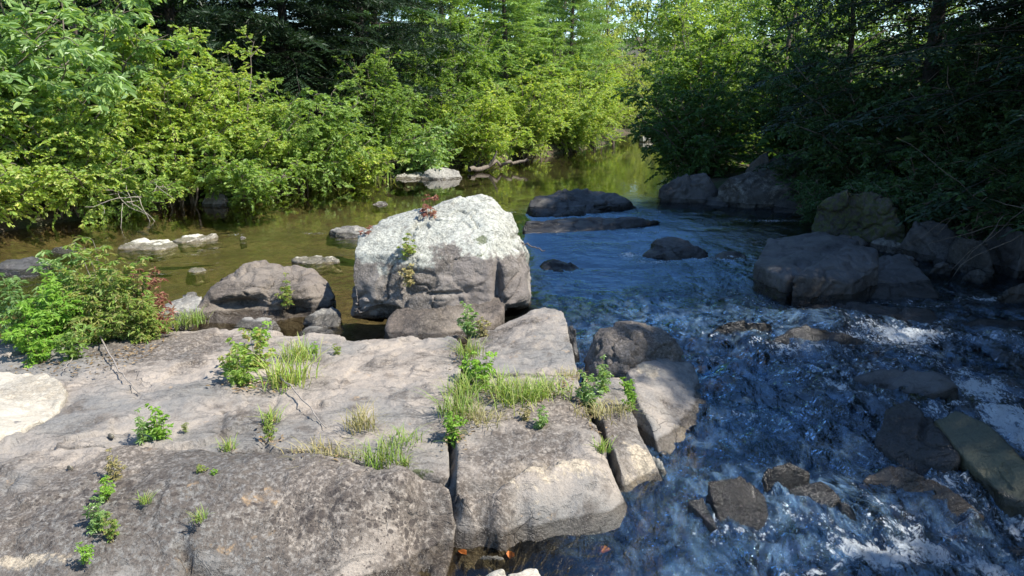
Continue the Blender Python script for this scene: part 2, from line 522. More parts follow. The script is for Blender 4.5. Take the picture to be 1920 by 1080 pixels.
def foam_at(x, y):
    foam = np.zeros_like(x)
    for px, py, a, b, s in FOAM:
        if s <= 0: continue
        c = Z(px, py, -.1); c = Z(px, py, float(zw(c[0], c[1])))
        e = Z(px + a, py, c[2]); f_ = Z(px, py - b, c[2])
        sx_, sy_ = abs(e[0] - c[0]), abs(f_[1] - c[1])
        foam = np.maximum(foam, s * np.exp(-.8 * (((x - c[0]) / sx_) ** 2 + ((y - c[1]) / sy_) ** 2)))
    for cx, cy, rx, ry_ in RIV:
        dd = np.sqrt(((x - cx) / (rx + .02)) ** 2 + ((y - cy) / (ry_ + .04)) ** 2)
        st = (.62 if cy < 6.8 else .42) * np.exp(-((dd - 1.08) / (.13 if cy < 6.8 else .09)) ** 2) * (1 - .6 * sstep(-.2, .6, (y - cy) / (ry_ + .04)))
        st = np.maximum(st, (.5 if cy < 6.8 else 0) * np.exp(-((x - cx - .3 * rx) / (.7 * rx)) ** 2 - ((y - cy + 1.6 * ry_) / (1.0 * ry_)) ** 2))
        foam = np.maximum(foam, st)
    return np.clip(foam + (.35 * foam) * fbm(np.stack([x, y, 0 * x], 1) * 3.0, 3, seed=8), 0, .92)


def water_height(x, y):
    P = np.stack([x, y, 0 * x], 1)
    ca, sa = math.cos(.35), math.sin(.35)
    R = np.stack([x * ca + y * sa, (-x * sa + y * ca) * .55, 0 * x], 1)
    turb = sstep(-.1, .5, x) * sstep(11.5, 7.0, y)
    turb = np.maximum(turb * (1 - .55 * sstep(6.6, 8.2, y)), .36 * sstep(.1, 1.0, x) * sstep(17.5, 13, y))
    turb = np.maximum(turb, .12 * sstep(13.5, 9.5, y) * sstep(.5, -1, x))
    strong = sstep(.3, 1.2, x) * sstep(8.0, 5.8, y)
    h = np.zeros_like(x)
    w = np.stack([fbm(P * 1.3, 2, seed=3), fbm(P * 1.3, 2, seed=5), 0 * x], 1)
    R2 = R + .35 * w
    h += (turb * .016 + strong * .030) * (ridged(R2 * 2.6, 2, seed=1) - .6)
    h += (turb * .012 + strong * .018) * (ridged(R2 * 6.5, 2, seed=2) - .6)
    h += (turb * .006 + strong * .006) * (ridged(R2 * 15, 2, seed=4) - .6)
    h += strong * .03 * fbm(P * 1.1, 2, seed=9)
    for px, py, r, a in HUMP:
        c = Z(px, py, float(zw(0, 5)))
        c = Z(px, py, float(zw(c[0], c[1])))
        dd = ((x - c[0]) / r) ** 2 + ((y - c[1] - .05) / (r * .7)) ** 2
        h += a * np.exp(-dd)
    fo = foam_at(x, y)
    h += .03 * np.clip(fo, 0, 1) * (.4 + fbm(P * 9, 3, .6, seed=6))
    glide = sstep(-.1, .5, x + .12 * fbm(P * .8, 2)) * sstep(16.0, 13.2, y + .7 * fbm(P * .7, 3, seed=2)) * (1 - .6 * sstep(1.2, 2.8, x) * sstep(8.5, 6.5, y)) * (1 - .5 * sstep(2.4, 3.8, x))
    return zw(x, y) + h, turb + strong * .5, fo, glide


# ------------------------------------------------------------------ rocks
_ico = {}


def ico(n):
    if n not in _ico:
        bm = bmesh.new()
        bmesh.ops.create_icosphere(bm, subdivisions=n, radius=1)
        v = np.array([p.co[:] for p in bm.verts])
        f = np.array([[q.index for q in p.verts] for p in bm.faces])
        bm.free()
        _ico[n] = (v, f)
    return _ico[n]


def hull_planes(pts):
    bm = bmesh.new()
    for p in pts: bm.verts.new(p)
    r = bmesh.ops.convex_hull(bm, input=bm.verts)
    bm.normal_update()
    c = np.mean(pts, 0)
    pl = []
    for f in bm.faces:
        if f.calc_area() < 1e-6: continue
        n = np.array(f.normal[:]); p = np.array(f.verts[0].co[:])
        if n.dot(p - c) < 0: n = -n
        k = (n, n.dot(p))
        if not any(abs(k[1] - d) < .01 and k[0].dot(m) > .995 for m, d in pl): pl.append(k)
    bm.free()
    return pl


def paint(P, wet_band=.07, lich=0., pale=0., moss=0., wet_seed=0):
    lv = zw(P[:, 0], P[:, 1])
    wet = sstep(wet_band + .05, wet_band * .4, P[:, 2] - lv)
    o = np.ones(len(P))
    return {'wet': wet, 'lich': o * lich, 'pale': o * pale, 'moss': o * moss}


def rock(name, label, pts, mat, cat='rock', group=None, res=5, k=40, ncut=7, fac=.16, amp=.03, freq=3.0, strata=.0, dents=(), drop=None, spread=1.06, wet_band=.07,
         lich=0., pale=0., moss=0., attr_fn=None, seed=0, chip=.0):
    pts = [np.asarray(p, float) for p in pts]
    c0 = np.mean(pts, 0)
    if drop is not None:
        add = []
        for p in pts:
            b = p.copy(); b[:2] = c0[:2] + (p[:2] - c0[:2]) * spread
            b[2] = drop
            add.append(b)
        pts = pts + add
    A = np.array(pts)
    pl = hull_planes(pts)
    rq = np.random.RandomState(seed + 100)
    for _ in range(ncut):
        nn = unit(np.array([rq.normal(), rq.normal(), abs(rq.normal()) * .8]))
        ext = (A - A.mean(0)) @ nn
        pl.append((nn, nn @ A.mean(0) + ext.max() * rq.uniform(.80, .95)))
    c = (A.min(0) + A.max(0)) / 2
    # make sure the centre is inside
    m = A.mean(0)
    for s in np.linspace(0, 1, 6):
        cc = c * (1 - s) + m * s
        if all(n.dot(cc) < d - .02 for n, d in pl): break
    c = cc
    half = np.maximum((A.max(0) - A.min(0)) / 2, .03)
    v, f = ico(res)
    E = v * half
    s = np.zeros(len(E))
    for n, d in pl:
        q_ = np.maximum(E @ n / max(d - n.dot(c), .01), 0)
        s += q_ ** k
    P = c + E * (s ** (-1.0 / k))[:, None]
    D = P - c
    # normals
    me = mesh_from('tmp', P, [f])
    N = np.zeros(len(P) * 3, np.float32)
    me.vertices.foreach_get('normal', N)
    N = N.reshape(-1, 3).astype(float)
    bpy.data.meshes.remove(me)
    sz = float(half.mean())
    n = fbm(P * freq, 5, .5, seed=seed)
    h = amp * .55 * n
    wp = P + .04 * np.stack([fbm(P * 4, 2, seed=1), fbm(P * 4, 2, seed=2), fbm(P * 4, 2, seed=3)], 1)
    fs = min(.45, max(.10, sz * .62))
    h += fac * facets(wp, fs, seed) + fac * .8 * facets(wp, fs * .38, seed + 1)
    h += amp * .12 * fbm(P * 26, 3, .6, seed=seed)
    h += amp * .8 * np.minimum(0, .25 - np.abs(fbm(P * freq * .45, 3, seed=seed + 4)) * 1.0) * 0
    cr = np.abs(perlin(P * freq * .55 + seed * 3.3 + .4 * fbm(P * freq, 2, seed=seed + 2)[:, None]))
    h -= amp * 1.2 * np.exp(-(cr / .03) ** 2)             # cracks
    if strata:
        q_ = P * np.array([.8, .8, 11.0]) + .5 * fbm(P * 1.5, 2, seed=seed)[:, None]
        h += strata * perlin(q_ + seed)
    if chip:
        w = perlin(P * freq * .9 + 9 + seed)
        h -= chip * sstep(.18, .26, w)
    P = P + N * h[:, None]
    for dc, dr, dd in dents:
        dc = np.asarray(dc)
        g = np.exp(-(((P - dc) / np.asarray(dr)) ** 2).sum(1))
        P = P + np.asarray(dd) * g[:, None]
    at = paint(P, wet_band, lich, pale, moss)
    if attr_fn: at.update(attr_fn(P, N, at))
    base = np.array([c[0], c[1], P[:, 2].min()])
    o = link(name, mesh_from(name, P - base, [f], at), mat, loc=base)
    tag(o, label, cat, group)
    return o


def in_poly(P, poly):
    x, y = P[:, 0], P[:, 1]
    ins = np.zeros(len(P), bool)
    j = len(poly) - 1
    for i in range(len(poly)):
        xi, yi = poly[i]; xj, yj = poly[j]
        if yi != yj:
            ins ^= ((yi > y) != (yj > y)) & (x < (xj - xi) * (y - yi) / (yj - yi) + xi)
        j = i
    return ins


def seg_dist(P, A, B):
    """min distance of points to segments, nearest point"""
    best = np.full(len(P), 1e9); near = np.zeros((len(P), 2))
    for a, b in zip(A, B):
        d = b - a
        t = np.clip(((P - a) @ d) / max(d @ d, 1e-9), 0, 1)
        q_ = a + t[:, None] * d
        r = ((P - q_) ** 2).sum(1)
        m = r < best
        best[m] = r[m]; near[m] = q_[m]
    return np.sqrt(best), near


def rbf_fit(C, z, reg=1e-3):
    n = len(C)
    r = np.linalg.norm(C[:, None] - C[None], axis=2)
    K = np.where(r > 0, r * r * np.log(r + 1e-9), 0) + reg * np.eye(n)
    Pm = np.hstack([np.ones((n, 1)), C])
    S = np.block([[K, Pm], [Pm.T, np.zeros((3, 3))]])
    w = np.linalg.lstsq(S, np.concatenate([z, np.zeros(3)]), rcond=None)[0]

    def f(Q):
        r = np.linalg.norm(Q[:, None] - C[None], axis=2)
        return np.where(r > 0, r * r * np.log(r + 1e-9), 0) @ w[:n] + w[n] + Q @ w[n + 1:]
    return f


SLAB_H = []


def block(name, label, outline, ctrl, mat, cat='rock slab', group=None, base_z=-.8, cell=.014, bevel=.035, rag=.012, gap=.0, grooves=(), amp=.012,
          attr_fn=None, seed=0, wet_band=.06, slope=.0, lich=0., pale=0.):
    O3 = np.array([Z(*p) for p in outline]); C3 = np.array([Z(*p) for p in list(outline) + list(ctrl)])
    zf = rbf_fit(C3[:, :2], C3[:, 2])
    # dense, slightly ragged outline
    pts = []
    for a, b in zip(O3[:, :2], np.roll(O3[:, :2], -1, 0)):
        m = max(1, int(np.linalg.norm(b - a) / .035))
        for t in range(m): pts.append(a + (b - a) * t / m)
    pts = np.array(pts)
    for _ in range(2): pts = .25 * np.roll(pts, 1, 0) + .5 * pts + .25 * np.roll(pts, -1, 0)
    cen = pts.mean(0)
    q_ = np.hstack([pts, np.zeros((len(pts), 1))])
    pts = pts + rag * np.stack([fbm(q_ * 6, 3, seed=seed), fbm(q_ * 6, 3, seed=seed + 3)], 1)
    lo, hi = pts.min(0) - cell * 1.5, pts.max(0) + cell * 1.5
    gx = np.arange(lo[0], hi[0], cell); gy = np.arange(lo[1], hi[1], cell)
    GX, GY = np.meshgrid(gx, gy)
    G = np.stack([GX.ravel(), GY.ravel()], 1)
    ins = in_poly(G, pts)
    I = ins.reshape(GX.shape)
    cellk = I[:-1, :-1] | I[1:, :-1] | I[:-1, 1:] | I[1:, 1:]
    gi = np.arange(G.shape[0]).reshape(GX.shape)
    q = np.stack([gi[:-1, :-1], gi[:-1, 1:], gi[1:, 1:], gi[1:, :-1]], -1)[cellk]
    used = np.unique(q)
    remap = np.full(G.shape[0], -1); remap[used] = np.arange(len(used))
    q = remap[q]
    G = G[used]; insu = ins[used]
    d, near = seg_dist(G, pts, np.roll(pts, -1, 0))
    G = np.where(insu[:, None], G, near)
    sd = np.where(insu, d, 0.0)
    z = zf(G)
    P3 = np.hstack([G, np.zeros((len(G), 1))])
    bv = bevel * (1 + 1.2 * np.clip(fbm(P3 * 4, 3, seed=seed + 7), -.6, 1))
    e = 1 - np.clip(sd / bv, 0, 1)
    z = z - bv * .8 * (1 - np.sqrt(np.clip(1 - e * e, 0, 1)))
    z = z - .025 * np.exp(-sd / .14) * np.clip(fbm(P3 * 2.2, 3, seed=seed + 8) + .15, 0, 1) * 1.2
    z = z + amp * (fbm(P3 * 2.2, 3, seed=seed) * 1.6 + .5 * fbm(P3 * np.array([9., 16., 1.]), 3, seed=seed + 1) + .34 * fbm(P3 * 30, 3, .6, seed=seed + 2))
    wq = P3 + .05 * np.stack([fbm(P3 * 3, 3, seed=1), fbm(P3 * 3, 3, seed=2), 0 * sd], 1)
    z = z + .05 * facets(wq, .42, seed) + .035 * facets(wq, .12, seed + 2) * (.4 + sstep(-.1, .3, fbm(P3 * 1.1, 2, seed=seed + 6)))
    # shallow flaked terraces
    tw = fbm(P3 * 1.7 + .3, 4, seed=seed + 5)
    z = z - .012 * sstep(.18, .22, tw) - .008 * sstep(-.32, -.28, tw)
    # pits
    pit = perlin(P3 * 15 + 4.4)
    z = z - .006 * sstep(.36, .5, pit)
    for g in grooves:
        gp = np.array([Z(*p)[:2] for p in g['p']])
        gd, _n = seg_dist(G + .02 * np.stack([fbm(P3 * 7, 2, seed=1), fbm(P3 * 7, 2, seed=2)], 1), gp[:-1], gp[1:])
        z = z - g['d'] * np.exp(-(gd / (g['w'] * (1 + .5 * np.clip(fbm(P3 * 3, 2, seed=6), -.8, 1)))) ** g.get('k', 2))
        if 'step' in g:      # sink the far side of the line
            side = np.interp(G[:, 0], *zip(*sorted(map(tuple, gp)))) < G[:, 1]
            z = z - np.where(side, g['step'] * np.exp(-(gd / g.get('sw', .2)) ** 2), 0)
    n0 = len(G)
    V = [np.column_stack([G, z])]
    ed = np.concatenate([q[:, [0, 1]], q[:, [1, 2]], q[:, [2, 3]], q[:, [3, 0]]])
    key = np.sort(ed, 1)
    u, inv, cnt = np.unique(key, axis=0, return_inverse=True, return_counts=True)
    bd = ed[cnt[inv.ravel()] == 1]
    bvx = np.unique(bd)
    # outward direction
    ow = np.zeros((n0, 2))
    tdir = G[bd[:, 1]] - G[bd[:, 0]]
    nrm = np.stack([tdir[:, 1], -tdir[:, 0]], 1)
    np.add.at(ow, bd[:, 0], nrm); np.add.at(ow, bd[:, 1], nrm)
    ow /= np.linalg.norm(ow, axis=1)[:, None] + 1e-9
    rm = np.full(n0, -1); rm[bvx] = np.arange(len(bvx))
    prev = np.arange(n0)[bvx]
    allq = [q]
    rings = 12
    top = z[bvx]
    nn = n0
    for r in range(1, rings + 1):
        s = (r / rings) ** 1.3
        zz = top + (base_z - top) * s
        p3 = np.column_stack([G[bvx], zz])
        off = slope * s + .028 * fbm(p3 * np.array([5, 5, 12.]), 3, seed=seed + 11) * min(1, r / 2)
        ring = np.column_stack([G[bvx] + ow[bvx] * off[:, None], zz])
        cur = nn + np.arange(len(bvx))
        a, b = rm[bd[:, 0]], rm[bd[:, 1]]
        allq.append(np.stack([prev[b], prev[a], cur[a], cur[b]], 1))
        V.append(ring); nn += len(bvx); prev = cur
    V = np.vstack(V)
    at = paint(V, wet_band, lich, pale)
    if attr_fn: at.update(attr_fn(V, None, at))
    base = np.array([V[:, 0].mean(), V[:, 1].mean(), V[:, 2].min()])
    o = link(name, mesh_from(name, V - base, [np.concatenate(allq)], at), mat, loc=base)
    tag(o, label, cat, group)
    SLAB_H.append((pts, zf))
    return o


def surf(px, py, z0=.15):
    """point of the outcrop seen at a photo pixel"""
    p = Z(px, py, z0)
    for _ in range(6):
        z = None
        for pts, zf in SLAB_H:
            if in_poly(p[None, :2], pts)[0]:
                z = float(zf(p[None, :2])[0]); break
        if z is None: return p
        p = Z(px, py, z)
    return p


def blobs(P, items):
    """soft patches: (px,py,z,rx,ry,strength) in plan"""
    o = np.zeros(len(P))
    for px, py, z, rx, ry_, s in items:
        c = Z(px, py, z)
        o = np.maximum(o, s * np.exp(-((P[:, 0] - c[0]) / rx) ** 2 - ((P[:, 1] - c[1]) / ry_) ** 2))
    return o


# ---- the outcrop
def main_paint(P, N, at):
    li = blobs(P, [(600, 930, .15, .8, .28, .8), (300, 960, .1, .75, .32, .95), (760, 930, .15, .3, .25, .7), (330, 640, .12, .5, .25, .6), (470, 880, .15, .6, .15, .5), (120, 1000, .1, .5, .25, .75),
                   (620, 1040, 0, .5, .1, .6)])
    pa = blobs(P, [(60, 1065, .0, .35, .05, .8), (430, 1010, .08, .2, .07, .45), (640, 1010, .0, .3, .06, .35), (130, 690, .1, .2, .1, .3), (690, 760, .15, .12, .2, .45), (560, 760, .1, .25, .2, .25)])
    mo = blobs(P, [(860, 700, .13, .05, .3, .8), (850, 780, .14, .05, .25, .9), (700, 862, .13, .25, .06, .7), (600, 848, .14, .2, .05, .7), (520, 720, .13, .1, .3, .7), (200, 640, .1, .5, .15, .8), (780, 882, .1, .2, .05, .8)])
    return {'lich': li - .25 * (li < .05), 'pale': pa, 'moss': mo}


block('rock_slab', 'broad smooth grey slab between the bushy weeds and the main grassy crack', [
    (-420, 640, .05), (-60, 630, .08), (120, 622, .08), (330, 614, .08), (430, 613, .08), (540, 622, .07), (640, 628, .07), (720, 631, .07), (850, 628, .09),
    (868, 655, .11), (860, 710, .13), (845, 770, .14), (840, 830, .13), (846, 886, .115), (800, 877, .12), (720, 868, .125), (640, 853, .13), (560, 841, .135), (500, 835, .145), (430, 842, .155), (250, 836, .16), (0, 838, .155), (-300, 850, .13), (-600, 860, .08)],
    [(560, 700, .13), (300, 720, .14), (100, 760, .14), (400, 800, .15), (700, 790, .135), (700, 845, .13), (560, 820, .14)],
    M['slab'], cell=.014, bevel=.012, seed=1, attr_fn=main_paint, wet_band=.03, group='bedrock slabs of the outcrop', rag=.008,
    grooves=[dict(p=[(515, 745, .13), (505, 790, .14), (495, 835, .15)], d=.03, w=.016),
             dict(p=[(420, 770, .14), (405, 830, .15)], d=.012, w=.008), dict(p=[(640, 690, .12), (628, 740, .13)], d=.01, w=.006),
             dict(p=[(85, 800, .15), (170, 800, .15)], d=.02, w=.014)])

block('rock_slab', 'largest foreground slab, dark brown lichen crust over its front', [
    (-600, 866, .08), (-300, 855, .13), (0, 842, .157), (250, 840, .162), (430, 846, .158), (500, 840, .165), (560, 846, .175), (640, 859, .182), (720, 874, .182), (800, 885, .18), (846, 894, .17),
    (848, 905, .155), (848, 950, .03), (852, 1000, -.08), (848, 1040, -.13), (838, 1062, -.14), (825, 1120, -.15), (800, 1250, -.2), (-300, 1400, -.2), (-700, 1100, .0)],
    [(400, 860, .175), (600, 880, .19), (760, 905, .185), (400, 930, .15), (650, 940, .14), (200, 900, .16), (50, 880, .16),
     (600, 1000, .02), (780, 980, .0), (350, 1010, .06), (150, 1000, .1), (500, 1060, -.05), (700, 1050, -.07), (300, 1080, -.02), (50, 1070, .04)],
    M['slab'], cell=.014, bevel=.014, seed=15, attr_fn=main_paint, wet_band=.03, group='bedrock slabs of the outcrop', rag=.008,
    grooves=[dict(p=[(345, 1035, 0), (360, 1060, -.02), (420, 1075, -.05), (500, 1110, -.1)], d=.09, w=.02),
             dict(p=[(0, 985, .1), (120, 960, .12), (260, 900, .16)], d=.012, w=.02)])

block('rock_slab', 'smooth pinkish grey slab under the big boulder, right of the grassy crack', [
    (876, 690, .15), (872, 655, .13), (880, 622, .11), (930, 606, .13), (960, 592, .18), (1000, 577, .24), (1040, 567, .26), (1054, 580, .24), (1072, 640, .18), (1086, 694, .15), (1060, 700, .15), (1000, 697, .15), (940, 694, .15)],
    [(960, 650, .155), (1030, 660, .16), (1000, 620, .2), (1040, 600, .25)], M['slab'], bevel=.015, seed=2, group='bedrock slabs of the outcrop',
    attr_fn=lambda P, N, at: {'lich': blobs(P, [(980, 605, .2, .35, .12, .75), (1050, 640, .15, .2, .2, .3)]) - .3})

block('rock_slab', 'low brown step of rock at the foot of the white boulder', [
    (718, 612, .08), (738, 580, .16), (800, 568, .2), (860, 560, .22), (930, 548, .25), (950, 575, .2), (925, 598, .14), (880, 616, .1), (868, 624, .06), (800, 622, .07), (722, 627, .04)],
    [(800, 595, .14)], M['brown'], bevel=.03, seed=3, amp=.02, group='bedrock slabs of the outcrop')


def ef_paint(P, N, at):
    pa = blobs(P, [(1080, 890, .05, .28, .12, .9), (1000, 940, -.05, .3, .1, .7), (950, 970, -.1, .25, .1, .55), (1120, 850, .1, .15, .12, .5)])
    li = blobs(P, [(900, 840, .15, .12, .1, .55), (1000, 820, .15, .3, .12, .45), (980, 890, .1, .18, .06, .75), (920, 915, .1, .14, .07, .6), (1060, 790, .15, .3, .1, .35)]) - .22
    w = np.maximum(at['wet'], 0)
    mo = blobs(P, [(875, 740, .14, .10, .2, .9), (960, 740, .14, .3, .1, .8), (1060, 720, .14, .15, .05, .7), (1108, 770, .14, .05, .15, .8), (870, 810, .14, .05, .2, .8)])
    return {'pale': pa, 'lich': li, 'wet': w, 'moss': mo}


block('rock_slab', 'broad grey slab between the two right cracks, tan stained front sloping into the water', [
    (866, 712, .13), (940, 700, .14), (1040, 706, .14), (1083, 708, .14), (1100, 760, .14), (1128, 825, .13), (1148, 880, .06), (1163, 915, -.01), (1188, 965, -.17), (1208, 1020, -.27), (1100, 1080, -.33), (1010, 1040, -.21), (990, 1026, -.18), (904, 1032, -.17), (886, 985, -.04), (871, 940, .06), (857, 905, .13), (858, 850, .14), (852, 780, .14)],
    [(960, 780, .155), (1050, 790, .15), (950, 850, .14), (1040, 850, .13), (960, 895, .13), (1060, 880, .11), (1000, 950, .03), (930, 950, .045), (1090, 930, .02), (1060, 980, -.09), (950, 985, -.02)],
    M['slab'], bevel=.014, seed=4, attr_fn=ef_paint, group='bedrock slabs of the outcrop', slope=.30,
    grooves=[dict(p=[(850, 902, .13), (930, 893, .13), (985, 876, .12), (1030, 860, .12)], d=.055, w=.03, k=4, step=.045, sw=.2),
             dict(p=[(860, 715, .14), (930, 745, .15), (1000, 735, .15), (1100, 752, .14)], d=.03, w=.03), dict(p=[(1000, 735, .15), (1050, 745, .15), (1105, 746, .15)], d=.02, w=.012)])

block('rock_slab', 'brown ledge lying under shallow water in front of the tan stained slab', [
    (846, 1040, -.24), (900, 1015, -.22), (985, 1005, -.20), (1100, 960, -.19), (1170, 920, -.18), (1250, 905, -.20), (1275, 960, -.27), (1240, 1060, -.33), (1150, 1180, -.38), (980, 1220, -.36), (830, 1160, -.34)],
    [(1050, 1010, -.215), (1150, 1010, -.25), (980, 1060, -.22), (1080, 1080, -.26)], M['brown'], bevel=.05, seed=9, amp=.02, group='bedrock slabs of the outcrop', wet_band=.25, lich=-.4)

block('rock_slab', 'narrow strip of grey slab between two black cracks beside the river', [
    (1096, 712, .13), (1160, 702, .12), (1186, 765, .10), (1214, 838, .04), (1228, 868, .0), (1254, 908, -.13), (1227, 933, -.17), (1202, 948, -.17), (1177, 932, -.11), (1160, 880, .03), (1142, 822, .11), (1116, 762, .13)],
    [(1150, 770, .125), (1180, 850, .06), (1130, 730, .14)], M['slab'], bevel=.014, seed=5, group='bedrock slabs of the outcrop',
    attr_fn=lambda P, N, at: {'pale': blobs(P, [(1200, 850, .05, .15, .12, .7), (1190, 890, 0, .12, .1, .7)]), 'lich': blobs(P, [(1150, 800, .1, .15, .1, .5)]) - .2},
    grooves=[dict(p=[(1110, 775, .13), (1190, 768, .11)], d=.03, w=.015)])

block('rock_slab', 'tilted dark topped slab at the water edge, pale cream patches at its corners', [
    (1176, 682, .16), (1200, 668, .17), (1245, 660, .15), (1300, 672, .08), (1318, 725, .0), (1338, 775, -.06), (1362, 822, -.14), (1330, 842, -.17), (1290, 868, -.17), (1262, 884, -.18), (1246, 864, -.10), (1222, 800, .03), (1196, 750, .1), (1186, 716, .14)],
    [(1240, 720, .1), (1280, 800, -.03), (1290, 750, .03), (1220, 690, .16)], M['slab'], bevel=.015, seed=6, group='bedrock slabs of the outcrop', slope=.20,
    attr_fn=lambda P, N, at: {'pale': blobs(P, [(1210, 690, .15, .1, .12, 1.0), (1290, 825, -.1, .14, .1, .9), (1330, 790, -.1, .08, .12, .5)]), 'lich': blobs(P, [(1270, 760, .0, .25, .2, .55)]) - .1})

block('rock_slab', 'cream coloured bare slab at the left edge beneath the bushy weeds', [
    (-260, 720, .17), (-100, 690, .18), (30, 690, .17), (85, 700, .165), (120, 722, .16), (124, 745, .16), (95, 772, .165), (50, 795, .17), (0, 815, .175), (-200, 870, .18)],
    [(0, 750, .19)], M['pale'], base_z=-.3, bevel=.012, seed=7, amp=.01, group='bedrock slabs of the outcrop', attr_fn=lambda P, N, at: {'lich': at['lich'] - .1, 'pale': at['pale'] + .3})


# ---- boulders
def big_paint(P, N, at):
    # pale lichen crust over the upper face
    z = P[:, 2]
    pz = sstep(.34, .72, z + .16 * fbm(P * 2.5, 5, .6, seed=4) + .06 * sstep(-.6, -1.1, P[:, 0]))
    mo = np.zeros(len(P))
    for c, r, st in ((Y(905, 455, 6.75), .13, 1.0), (Y(900, 480, 6.6), .09, .8), (Y(775, 440, 6.8), .13, .7), (Y(770, 500, 6.45), .10, .6)):
        mo = np.maximum(mo, st * np.exp(-((P - c) ** 2).sum(1) / r ** 2))
    return {'pale': 1.05 * pz - .1, 'moss': mo, 'lich': at['lich'] - .05 + .2 * (1 - pz)}


# front corners, shoulder and crest of the big boulder
rock('boulder', 'largest boulder, white lichen crust over its sloping top and grey brown sides', [
    Y(655, 592, 6.45), Y(700, 600, 6.40), Y(760, 590, 6.36), Y(880, 590, 6.40), Y(940, 580, 6.45), Y(990, 568, 6.65), Y(1003, 500, 7.0), Y(998, 560, 7.0),
    Y(652, 520, 6.5), Y(656, 462, 6.62), Y(668, 436, 6.9), Y(700, 420, 7.05), Y(790, 397, 7.3), Y(850, 381, 7.4), Y(880, 364, 7.5), Y(905, 356, 7.5), Y(930, 367, 7.5), Y(954, 392, 7.4), Y(970, 432, 7.3),
    Y(930, 470, 6.6), Y(800, 485, 6.48), Y(955, 505, 6.55), Y(985, 470, 7.0),
    Y(690, 500, 7.7), Y(960, 480, 8.0), Y(700, 600, 7.6), Y(985, 590, 7.8)],
    M['boulder'], cat='boulder', res=7, k=60, ncut=0, fac=.075, amp=.035, freq=3.2, strata=.016, seed=3, chip=.018, attr_fn=big_paint,
    dents=[(Y(932, 535, 6.42), (.035, .3, .22), (.0, .14, 0)), (Y(725, 598, 6.4), (.16, .2, .07), (0, .18, .10)), (Y(830, 552, 6.4), (.22, .1, .018), (0, .06, 0)), (Y(690, 575, 6.4), (.1, .1, .02), (0, .04, 0)),
           (Y(760, 540, 6.4), (.06, .2, .16), (0, .06, 0))])

rock('boulder', 'rounded brown boulder with a dark hollow, left of the white topped boulder', [
    Y(345, 598, 6.55), Y(350, 580, 6.6), Y(385, 540, 6.8), Y(440, 500, 7.1), Y(490, 487, 7.3), Y(560, 489, 7.3), Y(610, 503, 7.2), Y(640, 520, 7.1), Y(645, 560, 6.9), Y(630, 600, 6.8), Y(540, 600, 6.55), Y(450, 612, 6.4), Y(400, 605, 6.45),
    Y(430, 560, 6.55), Y(560, 555, 6.65), Y(480, 530, 7.9), Y(400, 560, 7.6), Y(600, 545, 7.8)],
    M['brown'], cat='boulder', res=6, k=14, ncut=2, fac=.08, amp=.03, freq=3.0, strata=.022, seed=8, lich=.15, drop=-.2, spread=.95,
    dents=[(Y(440, 588, 6.5), (.30, .25, .085), (.0, .30, .02)), (Y(500, 555, 6.7), (.3, .2, .05), (0, .10, -.02)), (Y(545, 590, 6.6), (.14, .2, .09), (0, .2, 0)), (Y(610, 545, 6.8), (.1, .2, .1), (0, .07, 0))])

WG = 'stones around the boulder feet'
rock('stone', 'pale flat stone in front of the brown boulder hollow', [Z(432, 612, .03), Z(455, 594, .08), Z(505, 595, .08), Z(527, 605, .05), Z(505, 618, .03)], M['grey'], drop=-.1, res=5, amp=.012, pale=.5, seed=2, group=WG)
rock('stone', 'light grey wedge of stone lying right under the brown boulder', [Y(565, 600, 6.55), Y(590, 580, 6.6), Y(630, 572, 6.7), Y(641, 585, 6.65), Y(638, 610, 6.5), Y(590, 618, 6.4)], M['grey'], drop=-.1, res=5, amp=.015, pale=.35, seed=3, group=WG)
rock('stone', 'long pale stone sloping into the pool, left of the brown boulder', [Z(288, 600, .05), Z(310, 570, .08), Z(365, 545, .1), Z(380, 560, .14), Z(350, 600, .1), Z(300, 615, .05)], M['grey'], drop=-.2, res=5, amp=.015, pale=.6, seed=4, group=WG)
rock('stone', 'small brown stone beside the puddle before the boulders', [Z(556, 627, .03), Z(575, 612, .07), Z(615, 610, .07), Z(632, 622, .04)], M['grey'], drop=-.1, res=4, amp=.012, seed=5, group=WG)
rock('boulder', 'speckled grey block wedged at the end of the outcrop, mossy left side', [
    Z(1093, 648, .2), Z(1130, 614, .30), Z(1170, 600, .34), Z(1210, 598, .34), Z(1270, 615, .28), Z(1302, 645, .18), Z(1304, 668, .08), Z(1240, 672, .14), Z(1175, 690, .14), Z(1100, 698, .08), Z(1180, 640, .3)],
    M['boulder'], cat='boulder', drop=-.4, spread=1.0, res=6, k=40, amp=.025, freq=4, strata=.01, seed=12, lich=.25, attr_fn=lambda P, N, at: {'pale': .25 + 0 * at['pale'], 'moss': blobs(P, [(1120, 680, .1, .12, .15, .6)])})
rock('stone', 'small dark stone jammed beside the pinkish slab corner', [Z(1062, 612, .08), Z(1075, 602, .12), Z(1084, 640, .1), Z(1080, 660, .06), Z(1068, 640, .06)], M['dark'], drop=-.3, res=4, amp=.01, seed=6, group=WG)

# ---- stones of the pool
PG = 'pale stones standing out of the pool'
def flat(label, pts, mat='pale', res=5, pale=.9, group=PG, drop=-.15, name='stone', amp=.012, seed=1, **kw):
    return rock(name, label, [Z(*p) for p in pts], M[mat], drop=drop, res=res, amp=amp, pale=pale, seed=seed, group=group, wet_band=kw.pop('wet_band', .02), **kw)

